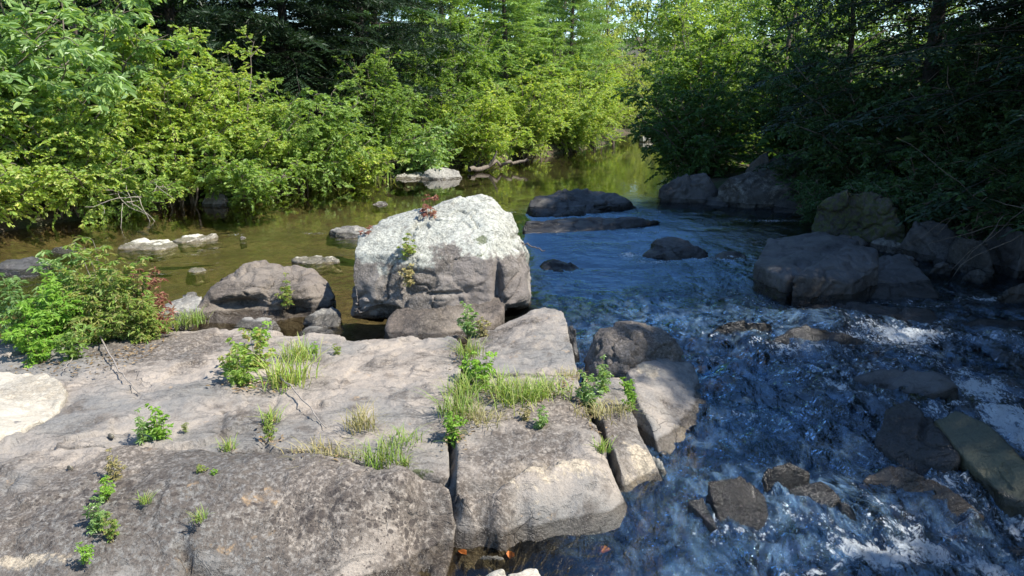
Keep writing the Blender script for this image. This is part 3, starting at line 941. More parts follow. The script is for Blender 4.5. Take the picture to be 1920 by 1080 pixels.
flat('broad pale flat stone in the pool above the bushy weeds', [(216, 468, .0), (235, 452, .05), (270, 446, .07), (320, 450, .06), (343, 462, .0), (300, 469, .0)], seed=11)
flat('long thin pale stone touching the broad flat one', [(315, 449, .03), (360, 440, .06), (415, 436, .06), (420, 444, .0), (345, 455, .0)], seed=12)
flat('pale stone behind the brown boulder, partly awash', [(543, 488, .02), (575, 477, .06), (625, 480, .05), (645, 490, .0), (590, 496, .0)], seed=13)
flat('blocky pinkish stone at the left shoulder of the white topped boulder', [(611, 440, .0), (615, 427, .09), (660, 422, .1), (700, 426, .1), (700, 446, .0), (640, 447, .0)], seed=14, mat='grey', pale=.6)
flat('tiny pale stone in the pool left of the brown boulder', [(347, 508, .0), (362, 500, .03), (385, 501, .03), (394, 507, .0), (365, 512, .0)], res=4, seed=15)
flat('small stone alone in mid pool above the white topped boulder', [(694, 384, .0), (705, 377, .06), (722, 377, .06), (729, 384, .0)], res=4, seed=16, mat='grey')
flat('grey wet stone by the left bank, dark streaks on it', [(85, 473, .0), (110, 461, .06), (150, 459, .07), (165, 468, .0), (130, 476, .0)], mat='grey', pale=.2, seed=17)
flat('dark wet rock at the left edge of the pool', [(-40, 510, .0), (0, 484, .08), (60, 480, .1), (105, 492, .05), (80, 516, .0), (20, 524, .0)], mat='dark', pale=.2, seed=18, drop=-.2)
flat('grey pointed stone under the shrubs on the left bank', [(372, 386, .0), (385, 365, .2), (405, 357, .28), (425, 366, .2), (434, 382, .0), (400, 388, .0)], mat='grey', pale=.2, seed=19, drop=-.25)
flat('large tan flat rock on the far bank under the bushes', [(785, 332, .05), (800, 314, .28), (830, 312, .3), (865, 318, .2), (872, 330, .05), (820, 337, .0)], seed=20, drop=-.3, mat='grey', pale=.75)
flat('low brown rock left of the tan bank rock', [(722, 334, .02), (750, 324, .1), (790, 320, .15), (795, 330, .05), (760, 337, .0)], seed=21, drop=-.3, mat='grey')
flat('lone white rock far up the river', [(1198, 264, .0), (1204, 255, .3), (1213, 252, .35), (1223, 258, .2), (1223, 264, .0)], seed=22, drop=-.4, pale=.8)
flat('tiny stone breaking the riffle right of the long thin stone', [(448, 447, .0), (455, 442, .03), (463, 446, .0)], res=3, seed=23, mat='grey')

# ---- dark river rocks on the right
RIV = []
DG = 'dark rocks in the shaded rapids'
def river(label, pts, mat='dark', res=5, drop=-.5, seed=1, amp=.018, k=45, **kw):
    q_ = np.array([Z(*p) for p in pts])
    RIV.append((q_[:, 0].mean(), q_[:, 1].mean(), np.ptp(q_[:, 0]) / 2, np.ptp(q_[:, 1]) / 2))
    return rock('river_rock', label, [Z(*p) for p in pts], M[mat], cat='river rock', drop=drop, res=res, amp=amp, k=k, seed=seed, group=DG, **kw)

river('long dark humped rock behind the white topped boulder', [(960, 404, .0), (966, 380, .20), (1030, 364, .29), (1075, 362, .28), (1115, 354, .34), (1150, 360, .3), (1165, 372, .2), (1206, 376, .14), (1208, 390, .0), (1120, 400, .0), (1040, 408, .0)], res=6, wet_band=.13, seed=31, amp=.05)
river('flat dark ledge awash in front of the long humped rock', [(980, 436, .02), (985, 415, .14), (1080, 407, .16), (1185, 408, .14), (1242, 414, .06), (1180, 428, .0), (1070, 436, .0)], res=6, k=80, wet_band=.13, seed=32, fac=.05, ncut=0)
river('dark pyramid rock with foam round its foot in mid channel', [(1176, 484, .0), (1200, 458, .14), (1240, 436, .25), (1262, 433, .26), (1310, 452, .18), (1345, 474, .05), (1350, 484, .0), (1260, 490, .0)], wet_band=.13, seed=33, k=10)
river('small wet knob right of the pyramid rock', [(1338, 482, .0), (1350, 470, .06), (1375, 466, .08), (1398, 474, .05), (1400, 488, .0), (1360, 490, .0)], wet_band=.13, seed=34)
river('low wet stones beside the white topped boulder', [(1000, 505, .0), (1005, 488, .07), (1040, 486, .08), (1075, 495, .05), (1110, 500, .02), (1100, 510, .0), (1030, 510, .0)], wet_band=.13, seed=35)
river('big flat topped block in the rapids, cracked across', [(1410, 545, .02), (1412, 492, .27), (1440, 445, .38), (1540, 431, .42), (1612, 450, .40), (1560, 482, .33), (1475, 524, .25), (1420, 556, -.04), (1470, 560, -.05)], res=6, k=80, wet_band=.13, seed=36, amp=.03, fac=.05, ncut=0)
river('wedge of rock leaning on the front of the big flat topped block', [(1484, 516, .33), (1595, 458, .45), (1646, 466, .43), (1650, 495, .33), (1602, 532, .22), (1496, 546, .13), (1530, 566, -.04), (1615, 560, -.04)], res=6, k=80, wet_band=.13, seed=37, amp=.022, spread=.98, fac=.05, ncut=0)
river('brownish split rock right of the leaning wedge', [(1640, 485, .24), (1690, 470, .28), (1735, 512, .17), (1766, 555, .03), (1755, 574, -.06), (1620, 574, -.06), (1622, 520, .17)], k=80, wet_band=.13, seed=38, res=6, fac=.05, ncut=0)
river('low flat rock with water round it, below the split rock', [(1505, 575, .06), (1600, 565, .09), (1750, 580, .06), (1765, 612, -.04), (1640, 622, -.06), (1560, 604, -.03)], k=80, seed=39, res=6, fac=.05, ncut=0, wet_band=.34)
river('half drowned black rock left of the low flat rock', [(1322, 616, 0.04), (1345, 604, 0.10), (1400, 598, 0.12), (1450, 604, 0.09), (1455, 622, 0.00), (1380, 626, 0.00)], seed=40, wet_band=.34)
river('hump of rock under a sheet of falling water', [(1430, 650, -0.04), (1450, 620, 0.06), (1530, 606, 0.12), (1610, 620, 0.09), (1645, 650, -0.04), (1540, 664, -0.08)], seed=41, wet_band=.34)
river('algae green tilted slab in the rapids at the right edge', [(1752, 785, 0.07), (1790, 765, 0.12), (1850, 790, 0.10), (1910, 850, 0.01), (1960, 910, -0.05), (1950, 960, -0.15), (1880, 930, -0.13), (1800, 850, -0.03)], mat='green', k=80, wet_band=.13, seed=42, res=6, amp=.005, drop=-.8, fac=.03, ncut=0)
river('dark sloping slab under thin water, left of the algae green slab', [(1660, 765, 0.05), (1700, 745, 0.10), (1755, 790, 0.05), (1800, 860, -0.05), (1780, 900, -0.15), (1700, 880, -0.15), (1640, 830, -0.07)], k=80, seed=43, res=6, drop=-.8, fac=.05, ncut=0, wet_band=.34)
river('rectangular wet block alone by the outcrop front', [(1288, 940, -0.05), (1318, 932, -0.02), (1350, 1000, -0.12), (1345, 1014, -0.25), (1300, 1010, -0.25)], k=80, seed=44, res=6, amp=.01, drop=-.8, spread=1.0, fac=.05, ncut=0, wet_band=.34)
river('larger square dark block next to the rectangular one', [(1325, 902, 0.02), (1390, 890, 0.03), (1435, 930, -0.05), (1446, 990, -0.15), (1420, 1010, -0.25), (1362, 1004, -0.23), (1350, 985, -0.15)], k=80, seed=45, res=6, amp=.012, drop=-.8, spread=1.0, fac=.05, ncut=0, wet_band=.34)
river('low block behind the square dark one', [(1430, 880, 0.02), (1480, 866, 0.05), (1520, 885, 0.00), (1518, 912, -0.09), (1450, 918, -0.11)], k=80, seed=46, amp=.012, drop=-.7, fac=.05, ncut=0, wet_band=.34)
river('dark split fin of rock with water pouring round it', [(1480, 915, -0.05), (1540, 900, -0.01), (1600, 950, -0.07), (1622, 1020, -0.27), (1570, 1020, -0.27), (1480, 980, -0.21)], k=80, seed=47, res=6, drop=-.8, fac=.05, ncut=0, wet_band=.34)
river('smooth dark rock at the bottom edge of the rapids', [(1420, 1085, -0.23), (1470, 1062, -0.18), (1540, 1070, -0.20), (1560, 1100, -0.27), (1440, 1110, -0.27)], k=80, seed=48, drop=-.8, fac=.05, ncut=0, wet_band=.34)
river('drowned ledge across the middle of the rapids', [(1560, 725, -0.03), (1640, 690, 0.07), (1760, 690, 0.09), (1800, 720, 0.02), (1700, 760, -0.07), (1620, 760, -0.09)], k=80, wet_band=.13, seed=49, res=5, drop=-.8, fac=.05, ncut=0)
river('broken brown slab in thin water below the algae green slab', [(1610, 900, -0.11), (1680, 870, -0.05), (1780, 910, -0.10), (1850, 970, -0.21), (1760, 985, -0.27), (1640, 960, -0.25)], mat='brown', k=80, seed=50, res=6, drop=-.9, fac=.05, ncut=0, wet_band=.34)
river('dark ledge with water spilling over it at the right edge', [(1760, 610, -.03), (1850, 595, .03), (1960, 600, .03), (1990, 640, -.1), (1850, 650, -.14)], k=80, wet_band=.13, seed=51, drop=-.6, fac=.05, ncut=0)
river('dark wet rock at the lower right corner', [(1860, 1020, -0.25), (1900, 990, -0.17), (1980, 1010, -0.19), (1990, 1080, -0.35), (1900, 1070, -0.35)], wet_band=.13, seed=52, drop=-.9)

BG = 'rocks along the shaded right bank'
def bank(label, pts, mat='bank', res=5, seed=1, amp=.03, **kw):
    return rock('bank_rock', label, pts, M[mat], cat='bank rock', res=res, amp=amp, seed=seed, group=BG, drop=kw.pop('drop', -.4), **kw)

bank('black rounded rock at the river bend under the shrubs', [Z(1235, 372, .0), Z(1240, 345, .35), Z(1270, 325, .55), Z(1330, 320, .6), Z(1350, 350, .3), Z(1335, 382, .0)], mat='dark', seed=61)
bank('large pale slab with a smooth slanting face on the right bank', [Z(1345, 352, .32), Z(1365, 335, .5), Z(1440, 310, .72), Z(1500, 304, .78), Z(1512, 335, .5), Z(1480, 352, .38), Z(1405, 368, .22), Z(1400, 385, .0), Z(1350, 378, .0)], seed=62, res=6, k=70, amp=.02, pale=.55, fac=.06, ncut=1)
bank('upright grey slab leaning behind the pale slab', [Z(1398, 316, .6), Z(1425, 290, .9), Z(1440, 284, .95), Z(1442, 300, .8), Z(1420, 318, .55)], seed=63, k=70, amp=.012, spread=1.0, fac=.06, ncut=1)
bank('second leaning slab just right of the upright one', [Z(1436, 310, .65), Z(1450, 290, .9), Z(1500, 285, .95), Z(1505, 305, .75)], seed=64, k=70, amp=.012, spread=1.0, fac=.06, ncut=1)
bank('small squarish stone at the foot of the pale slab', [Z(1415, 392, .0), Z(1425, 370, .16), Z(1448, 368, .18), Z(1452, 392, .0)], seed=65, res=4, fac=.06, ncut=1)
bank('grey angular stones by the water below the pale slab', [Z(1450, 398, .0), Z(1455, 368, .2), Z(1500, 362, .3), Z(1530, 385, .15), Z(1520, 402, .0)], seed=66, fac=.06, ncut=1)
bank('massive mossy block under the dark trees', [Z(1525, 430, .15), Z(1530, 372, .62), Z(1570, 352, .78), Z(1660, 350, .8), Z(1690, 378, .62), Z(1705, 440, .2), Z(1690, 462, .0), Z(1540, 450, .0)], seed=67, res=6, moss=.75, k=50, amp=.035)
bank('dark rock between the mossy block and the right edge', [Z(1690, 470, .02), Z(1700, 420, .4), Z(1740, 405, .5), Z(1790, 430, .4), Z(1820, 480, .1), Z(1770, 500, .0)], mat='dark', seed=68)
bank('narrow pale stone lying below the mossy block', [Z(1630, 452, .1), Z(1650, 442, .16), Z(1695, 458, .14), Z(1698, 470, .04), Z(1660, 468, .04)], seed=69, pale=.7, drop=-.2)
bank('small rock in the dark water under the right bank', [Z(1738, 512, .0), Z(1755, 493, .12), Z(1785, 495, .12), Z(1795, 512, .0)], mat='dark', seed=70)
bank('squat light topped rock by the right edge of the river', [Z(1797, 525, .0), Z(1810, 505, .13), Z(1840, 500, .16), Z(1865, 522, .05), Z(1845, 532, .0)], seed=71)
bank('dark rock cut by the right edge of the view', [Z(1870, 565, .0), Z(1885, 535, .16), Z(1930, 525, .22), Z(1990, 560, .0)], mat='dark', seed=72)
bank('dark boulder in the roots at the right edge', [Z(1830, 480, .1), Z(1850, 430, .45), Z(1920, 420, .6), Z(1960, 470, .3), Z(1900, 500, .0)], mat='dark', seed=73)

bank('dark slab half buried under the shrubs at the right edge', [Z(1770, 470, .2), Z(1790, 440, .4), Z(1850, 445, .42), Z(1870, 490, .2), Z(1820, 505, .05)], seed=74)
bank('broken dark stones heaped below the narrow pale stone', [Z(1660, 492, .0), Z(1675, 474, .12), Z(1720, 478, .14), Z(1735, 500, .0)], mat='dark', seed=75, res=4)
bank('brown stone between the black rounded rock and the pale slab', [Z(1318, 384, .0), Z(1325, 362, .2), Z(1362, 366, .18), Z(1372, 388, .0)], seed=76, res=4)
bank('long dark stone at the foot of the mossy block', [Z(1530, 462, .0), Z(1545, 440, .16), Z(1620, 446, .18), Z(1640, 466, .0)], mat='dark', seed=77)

# ---- the water surface, made once the rocks that break it are known
ry = [.9]
while ry[-1] < 75: ry.append(ry[-1] * 1.0056 + .001)
ry = np.array(ry)
ru = np.concatenate([np.arange(-1.25, -.35, .012), np.arange(-.35, .95, .0052), np.arange(.95, 1.3, .012)])
Xw = ry[:, None] * ru[None, :]
Yw = np.repeat(ry[:, None], len(ru), 1)
x, y = Xw.ravel(), Yw.ravel()
hz, turb, foam, glide = water_height(x, y)
idx = np.arange(len(x)).reshape(len(ry), len(ru))
q = np.stack([idx[:-1, :-1], idx[:-1, 1:], idx[1:, 1:], idx[1:, :-1]], -1).reshape(-1, 4)
tag(link('water', mesh_from('water', np.stack([x, y, hz], 1), [q], {'turb': np.clip(turb, 0, 1.5), 'foam': foam, 'glide': glide}), M['water']), kind='structure')



# ---- foreground bits
FG = 'loose stones in the foreground puddle'
flat('cream stone at the bottom edge of the view', [(870, 1085, -.12), (930, 1062, -.07), (1005, 1052, -.06), (1030, 1085, -.12), (960, 1120, -.14)], seed=81, group=FG, res=6, drop=-.6, pale=.6)
flat('wet grey stone in the puddle under the slab front', [(890, 1050, -.17), (905, 1036, -.12), (945, 1032, -.11), (955, 1046, -.17)], mat='grey', seed=82, group=FG, drop=-.5)
flat('small white stone stuck in the crack', [(845, 1000, -.1), (850, 975, -.06), (862, 972, -.06), (866, 998, -.1)], seed=83, group=FG, res=4, drop=-.5)
flat('flat brown pebble on the puddle floor', [(862, 1046, -.17), (872, 1040, -.15), (885, 1044, -.17)], mat='brown', seed=84, group=FG, res=3, drop=-.45)
flat('small block wedged at the mouth of the right crack', [(1212, 850, .0), (1226, 840, .03), (1248, 880, -.08), (1240, 892, -.12)], mat='grey', seed=85, group=FG, res=4, drop=-.5)


for lab_, px_, py_, r_ in (('tiny white pebble on the left slab, beside the upright green plant', 208, 815, 7), ('tiny white pebble on the brown crust at the far left', 131, 874, 6), ('small grey pebble near the fan of grass', 415, 846, 5), ('small pale pebble under the beige tuft', 548, 860, 5), ('tiny pale pebble at the top of the right slab', 868, 768, 6)):
    p_ = surf(px_, py_)
    o_ = rock('pebble', lab_, [Z(px_ + a_, py_ + b_, p_[2] + h_) for a_, b_, h_ in ((-r_, 0, 0), (r_, 1, 0), (0, r_ * .6, 0), (0, -r_ * .5, 0), (-r_ * .4, -r_ * .4, .012), (r_ * .4, 0, .012))], M['pale'], cat='pebble', res=3, amp=.002, fac=.05, pale=.8, drop=p_[2] - .01, group='pebbles on the outcrop', wet_band=-1)

# ------------------------------------------------------------------ vegetation
T6 = np.array([(0, 0, 0), (.32, .5, .10), (.70, .40, .07), (1, 0, -.12), (.70, -.40, .07), (.32, -.5, .10)])


def leaves(pos, d, n, Ln, W):
    """folded six point leaves"""
    d = unit(d); s = unit(np.cross(d, n)); n = np.cross(s, d)
    V = pos[:, None] + d[:, None] * (T6[None, :, 0:1] * Ln[:, None, None]) + s[:, None] * (T6[None, :, 1:2] * W[:, None, None]) + n[:, None] * (T6[None, :, 2:3] * Ln[:, None, None])
    b = np.arange(len(pos))[:, None] * 6
    f = np.concatenate([b + np.array([[0, 3, 2, 1]]), b + np.array([[0, 5, 4, 3]])])
    return V.reshape(-1, 3), f


def blades(pos, d, n, Ln, W):
    d = unit(d); s = unit(np.cross(d, n))
    V = np.stack([pos, pos + d * (Ln * .5)[:, None] + s * (W * .5)[:, None], pos + d * Ln[:, None], pos + d * (Ln * .5)[:, None] - s * (W * .5)[:, None]], 1)
    f = np.arange(len(pos))[:, None] * 4 + np.array([[0, 1, 2, 3]])
    return V.reshape(-1, 3), f


def tubes(polys, sides=5):
    VV, FF, o = [], [], 0
    for pts, r0, r1 in polys:
        pts = np.asarray(pts); m = len(pts)
        tg = unit(np.gradient(pts, axis=0))
        a = unit(np.cross(tg, np.array([.31, .77, .55]))); b = np.cross(tg, a)
        r = np.linspace(r0, r1, m)
        th = np.arange(sides) * 2 * math.pi / sides
        ring = pts[:, None] + r[:, None, None] * (np.cos(th)[None, :, None] * a[:, None] + np.sin(th)[None, :, None] * b[:, None])
        VV.append(ring.reshape(-1, 3))
        i = np.arange(m * sides).reshape(m, sides) + o
        j = np.roll(i, -1, 1)
        FF.append(np.stack([i[:-1], j[:-1], j[1:], i[1:]], -1).reshape(-1, 4))
        o += m * sides
    return np.vstack(VV), np.vstack(FF)


def curve(p0, d, ln, m, rs, droop=0., wob=.08):
    p = np.array(p0, float); d = unit(d); out = [p]
    for _ in range(m):
        d = unit(d + rs.normal(0, wob, 3) + np.array([0, 0, -droop / m]))
        p = p + d * ln / m
        out.append(p)
    return np.array(out)


def gen_shrub(seed, H, R, nst=16, nbr=12, ntw=5, nlf=8, leaf=.08, wr=.55, droop=.35, lo=.12, flat_=.8, r0=.02, pinnate=False):
    rs = np.random.RandomState(seed)
    polys, pp, dd, nn, LL = [], [], [], [], []
    for s in range(nst):
        az = s * 2.4 + rs.uniform(-.5, .5)
        rr = R * math.sqrt(rs.uniform(.02, 1))
        top = H * math.sqrt(max(.05, 1 - .85 * (rr / R) ** 2)) * rs.uniform(.62, 1.14)
        end = np.array([rr * math.cos(az), rr * math.sin(az), top])
        b = np.array([rs.normal(0, .12 * R), rs.normal(0, .12 * R), -.1])
        c = b + (end - b) * np.array([.25, .25, .65])
        t = np.linspace(0, 1, 10)[:, None]
        st = (1 - t) ** 2 * b + 2 * t * (1 - t) * c + t * t * end
        st[1:-1] += rs.normal(0, .02 * R, (8, 3))
        polys.append((st, r0 * rs.uniform(.7, 1.2), r0 * .25))
        for k in range(nbr):
            t0 = lo + (1 - lo) * (k + rs.uniform(0, 1)) / nbr
            i = min(8, int(t0 * 9)); f = t0 * 9 - i
            p = st[i] * (1 - f) + st[min(9, i + 1)] * f
            a2 = rs.uniform(0, 2 * math.pi)
            ln = R * rs.uniform(.28, .52) * (1.15 - .55 * t0)
            br = curve(p, (math.cos(a2) + .4 * end[0] / R, math.sin(a2) + .4 * end[1] / R, rs.uniform(-.2, 1.1)), ln, 5, rs, droop)
            polys.append((br, r0 * .3, r0 * .1))
            for w in range(ntw):
                u = (w + .6) / ntw * 5
                j = min(4, int(u)); p2 = br[j] + (br[j + 1] - br[j]) * (u - j)
                bd = unit(br[j + 1] - br[j])
                side = unit(np.cross(bd, (0, 0, 1))) * (1 if w % 2 else -1)
                td = bd * rs.uniform(.3, 1) + side * rs.uniform(.2, 1) + rs.normal(0, .42, 3)
                tl = ln * rs.uniform(.28, .5)
                tw = curve(p2, td, tl, 3, rs, droop * .8)
                if w % 2 == 0: polys.append((tw, r0 * .1, r0 * .05))
                for q in range(nlf):
                    v = (q + rs.uniform(.2, 1)) / nlf * 3
                    j2 = min(2, int(v)); p3 = tw[j2] + (tw[j2 + 1] - tw[j2]) * (v - j2)
                    dv = unit(tw[j2 + 1] - tw[j2])
                    sd = unit(np.cross(dv, (0, 0, 1))) * (1 if q % 2 else -1)
                    pp.append(p3); dd.append(dv * .7 + sd * rs.uniform(.4, 1.2) + rs.normal(0, .25, 3) + np.array([0, 0, -.15]))
                    nn.append(np.array([.25, -.15, flat_ * .62]) + rs.normal(0, .5, 3)); LL.append(leaf * rs.uniform(.55, 1.25))
    pp, dd, nn, LL = map(np.array, (pp, dd, nn, LL))
    V, f = leaves(pp, dd, nn, LL, LL * wr)
    tv, tf = tubes(polys, 4)
    return mesh_from('foliage', V, [f], smooth=False), mesh_from('stems', tv, [tf])


def gen_tree(seed, H, R, cb=.25, nlimb=32, nbr=10, ntw=5, nlf=8, leaf=.11, wr=.6, r0=.12, dome=1.0):
    rs = np.random.RandomState(seed)
    polys, pp, dd, nn, LL = [], [], [], [], []
    trunk = curve((0, 0, -.2), (rs.normal(0, .05), rs.normal(0, .05), 1), H * .95, 12, rs, 0, .04)
    polys.append((trunk, r0, r0 * .12))
    for s in range(nlimb):
        h = cb + (1 - cb) * (s + rs.uniform(0, 1)) / nlimb * .97
        i = min(11, int(h * 12)); p = trunk[i] + (trunk[i + 1] - trunk[i]) * (h * 12 - i)
        g = (h - cb) / (1 - cb)
        prof = math.sqrt(max(.03, 1 - (abs(g - .38) / .66) ** 2)) * dome
        az = s * 2.399 + rs.uniform(-.4, .4)
        ln = R * prof * rs.uniform(.75, 1.1)
        lb = curve(p, (math.cos(az), math.sin(az), .35 + .5 * g), ln, 6, rs, .3)
        polys.append((lb, r0 * .3 * (1.1 - g * .7), r0 * .06))
        for k in range(nbr):
            u = (.25 + .75 * (k + rs.uniform(0, 1)) / nbr) * 6
            j = min(5, int(u)); p1 = lb[j] + (lb[j + 1] - lb[j]) * (u - j)
            a2 = rs.uniform(0, 2 * math.pi)
            b2 = rs.uniform(.25, .5) * R * .7
            br = curve(p1, unit(lb[j + 1] - lb[j]) * .6 + np.array([math.cos(a2), math.sin(a2), rs.uniform(-.3, .7)]), b2, 4, rs, .4)
            polys.append((br, r0 * .08, r0 * .03))
            for w in range(ntw):
                v = (w + .7) / ntw * 4
                j2 = min(3, int(v)); p2 = br[j2] + (br[j2 + 1] - br[j2]) * (v - j2)
                tw = curve(p2, unit(br[j2 + 1] - br[j2]) * .5 + rs.normal(0, .6, 3), b2 * rs.uniform(.3, .5), 2, rs, .4)
                q = np.arange(nlf)
                vv = (q + rs.uniform(.2, 1, nlf)) / nlf * 2
                jj = np.minimum(1, vv.astype(int))
                p3 = tw[jj] + (tw[jj + 1] - tw[jj]) * (vv - jj)[:, None]
                pp.append(p3); dd.append(unit(tw[jj + 1] - tw[jj]) * .6 + rs.normal(0, .6, (nlf, 3)) + np.array([0, 0, -.2]))
                nn.append(np.array([.25, -.15, .55]) + rs.normal(0, .5, (nlf, 3))); LL.append(leaf * rs.uniform(.6, 1.25, nlf))
    pp, dd, nn, LL = map(np.concatenate, (pp, dd, nn, LL))
    V, f = leaves(pp, dd, nn, LL, LL * wr)
    tv, tf = tubes(polys, 5)
    return mesh_from('crown', V, [f], smooth=False), mesh_from('trunk', tv, [tf])


def gen_conifer(seed, H, R, cb=.1, nwh=26, per=6, r0=.14, tuft=False, blade=.09, bw=.22, dens=1.0, droop=.35, shape=.9):
    rs = np.random.RandomState(seed)
    polys, pp, dd, nn, LL = [], [], [], [], []
    trunk = curve((0, 0, -.2), (0, 0, 1), H, 12, rs, 0, .012)
    polys.append((trunk, r0, r0 * .1))
    for s in range(nwh):
        h = cb + (1 - cb) * (s + .5) / nwh * .985
        g = (h - cb) / (1 - cb)
        for k in range(per):
            az = k * 2 * math.pi / per + s * 1.1 + rs.uniform(-.35, .35)
            hh = min(.99, h + rs.uniform(-.5, .5) / nwh * (1 - cb))
            i = min(11, int(hh * 12)); p = trunk[i] + (trunk[i + 1] - trunk[i]) * (hh * 12 - i)
            ln = R * ((1 - g) ** shape * .95 + .06) * rs.uniform(.65, 1.1) * min(1, .55 + g * 3)
            br = curve(p, (math.cos(az), math.sin(az), .15 + .5 * g), ln, 8, rs, droop, .05)
            polys.append((br, r0 * .10 * (1.1 - g), r0 * .02))
            nt = max(3, int(ln / .085 * dens))
            u = (.12 + .88 * (np.arange(nt) + rs.uniform(0, 1, nt)) / nt) * 8
            j = np.minimum(7, u.astype(int))
            p2 = br[j] + (br[j + 1] - br[j]) * (u - j)[:, None]
            bd = unit(br[j + 1] - br[j])
            sd = unit(np.cross(bd, (0, 0, 1))) * np.where(np.arange(nt) % 2, 1, -1)[:, None]
            td = unit(bd * rs.uniform(.4, .9, (nt, 1)) + sd * rs.uniform(.5, 1, (nt, 1)) + np.array([0, 0, -.12]) + rs.normal(0, .1, (nt, 3)))
            tl = (.10 + .26 * ln * (1 - u / 8 * .7)) * rs.uniform(.6, 1.1, nt)
            nb = 7
            for b in range(nb):
                v = (b + .5) / nb
                q = p2 + td * (tl * v)[:, None] + np.array([0, 0, -.10]) * (tl * v * v)[:, None]
                if tuft:
                    for e in range(3):
                        pp.append(q); dd.append(td * .8 + rs.normal(0, .55, (nt, 3)) + np.array([0, 0, .25]))
                        nn.append(rs.normal(0, 1, (nt, 3))); LL.append(blade * rs.uniform(.7, 1.2, nt))
                else:
                    s2 = unit(np.cross(td, (0, 0, 1)))
                    for e in (1, -1):
                        pp.append(q); dd.append(td * .9 + s2 * e * rs.uniform(.5, 1.1, (nt, 1)) + rs.normal(0, .12, (nt, 3)) + np.array([0, 0, -.12]))
                        nn.append(np.array([0, 0, 1.0]) + rs.normal(0, .3, (nt, 3))); LL.append(blade * rs.uniform(.7, 1.2, nt))
    pp, dd, nn, LL = map(np.concatenate, (pp, dd, nn, LL))
    V, f = blades(pp, dd, nn, LL, LL * bw)
    tv, tf = tubes(polys, 5)
    return mesh_from('crown', V, [f], smooth=False), mesh_from('trunk', tv, [tf])


def plant(name, label, cat, loc, meshes, lmat, smat, parts=('foliage', 'stems'), rotz=0., scale=1., group=None, tilt=(0, 0)):
    """an Empty at the base with a copy of the crown and of the wood, sharing mesh data"""
    e = empty(name, loc, rotz, scale)
    e.rotation_euler = (tilt[0], tilt[1], rotz)
    for nm, me, mt in zip(parts, meshes, (lmat, smat)):
        if me is None: continue
        if len(me.materials) == 0: me.materials.append(mt)
        o = link(nm, me, None, e)
        o.material_slots[0].link = 'OBJECT'
        o.material_slots[0].material = mt
    tag(e, label, cat, group)
    return e


SH = [gen_shrub(11, 3.0, 1.6, 21, 14, 6, 14, .068), gen_shrub(12, 2.7, 1.7, 21, 14, 6, 13, .072, wr=.6, droop=.5), gen_shrub(13, 3.1, 1.4, 19, 14, 6, 14, .062, wr=.55, droop=.2)]
ASH = gen_shrub(14, 3.4, 1.7, 16, 13, 5, 11, .14, wr=.34, droop=.6, flat_=.6)
LOW = gen_shrub(15, 1.0, 1.0, 18, 10, 5, 8, .07, droop=.4)
TR = [gen_tree(21, 9, 2.9, cb=.12), gen_tree(22, 8, 3.1, cb=.08, leaf=.12), gen_tree(23, 10, 2.4, cb=.1, leaf=.10)]
PINE = [gen_conifer(31, 12, 3.0, cb=.08, tuft=True, blade=.15, bw=.16, nwh=30, per=7, dens=1.3), gen_conifer(32, 10, 2.6, cb=.04, nwh=30, per=7, blade=.13, bw=.28, dens=1.1)]
HEM = [gen_conifer(33, 11, 3.3, cb=.05, nwh=32, per=8, blade=.11, bw=.26, droop=.6, dens=1.25, shape=.7), gen_conifer(34, 8, 2.7, cb=.03, nwh=26, per=8, blade=.09, bw=.26, droop=.7, dens=1.2, shape=.7)]


def at_bank(x, y):
    return (x, y, max(tz(x, y), .02))


LBG = 'shrubs along the sunlit left bank'
def shrub(label, x, y, v, mat, s=1., rot=0., group=LBG, name='shrub', stem='twig', tilt=(0, 0)):
    return plant(name, label, 'shrub', at_bank(x, y), SH[v] if isinstance(v, int) else v, L[mat], M[stem], rotz=rot, scale=s, group=group, tilt=tilt)

shrub('tall shrub with long drooping leaves at the left edge of the view', -8.9, 12.1, ASH, 'fresh', 1.3, .3)
shrub('light green shrub with long leaves reaching over its yellower neighbour', -7.9, 13.6, ASH, 'fresh', 1.32, 2.1)
shrub('low shrub trailing over the water at the left edge', -8.3, 10.9, LOW, 'yellow', 1.25, .7)
shrub('trailing low shrub over the dark wet rock of the pool edge', -7.8, 11.5, LOW, 'yellow', 1.1, 2.9)
shrub('low green shrub dipping to the water beneath the bare twigs', -6.7, 13.1, LOW, 'mid', 1.0, 3.7)
shrub('lowest green shrub in the left corner of the pool', -9.0, 10.2, LOW, 'mid', 1.2, 5.7)
shrub('rounded yellow green shrub left of the bare twigs', -7.2, 12.6, 1, 'yellow', .85, 1.0)
shrub('big yellow green shrub above the pointed bank stone', -6.2, 14.4, 0, 'yellow', 1.02, 2.2)
shrub('full yellow green shrub with a leafy peak, left of the dark pines', -5.4, 15.7, 2, 'yellow', .98, 4.0)
shrub('greener shrub hanging over the water beside the dark pines', -4.7, 16.9, 1, 'mid', 1.02, 5.1)
shrub('low leafy shrub right of the pointed bank stone', -5.2, 14.9, LOW, 'mid', 1.3, 1.9)
shrub('small pale shrub on the grassy bank below the dark pines', -3.9, 18.2, LOW, 'yellow', 1.35, 2.7)
shrub('wide shrub right of the dark opening, its branches low over the tan rock', -3.4, 20.0, 0, 'mid', .92, .4)
shrub('taller loose shrub behind the tan bank rock', -2.4, 22.0, 2, 'mid', 1.1, 1.4)
shrub('low green shrub directly over the tan bank rock', -2.5, 20.6, LOW, 'fresh', 1.35, 4.4)
shrub('bright yellow green shrub right of the tan bank rock', -1.0, 23.7, 1, 'yellow', 1.05, 2.0)
shrub('tall shrub standing behind the bright yellow green one', -1.6, 26.0, 0, 'mid', 1.35, 3.3)
shrub('olive tinted shrub leaning over the pool in mid distance', .6, 26.6, 2, 'yellow', 1.1, .9)
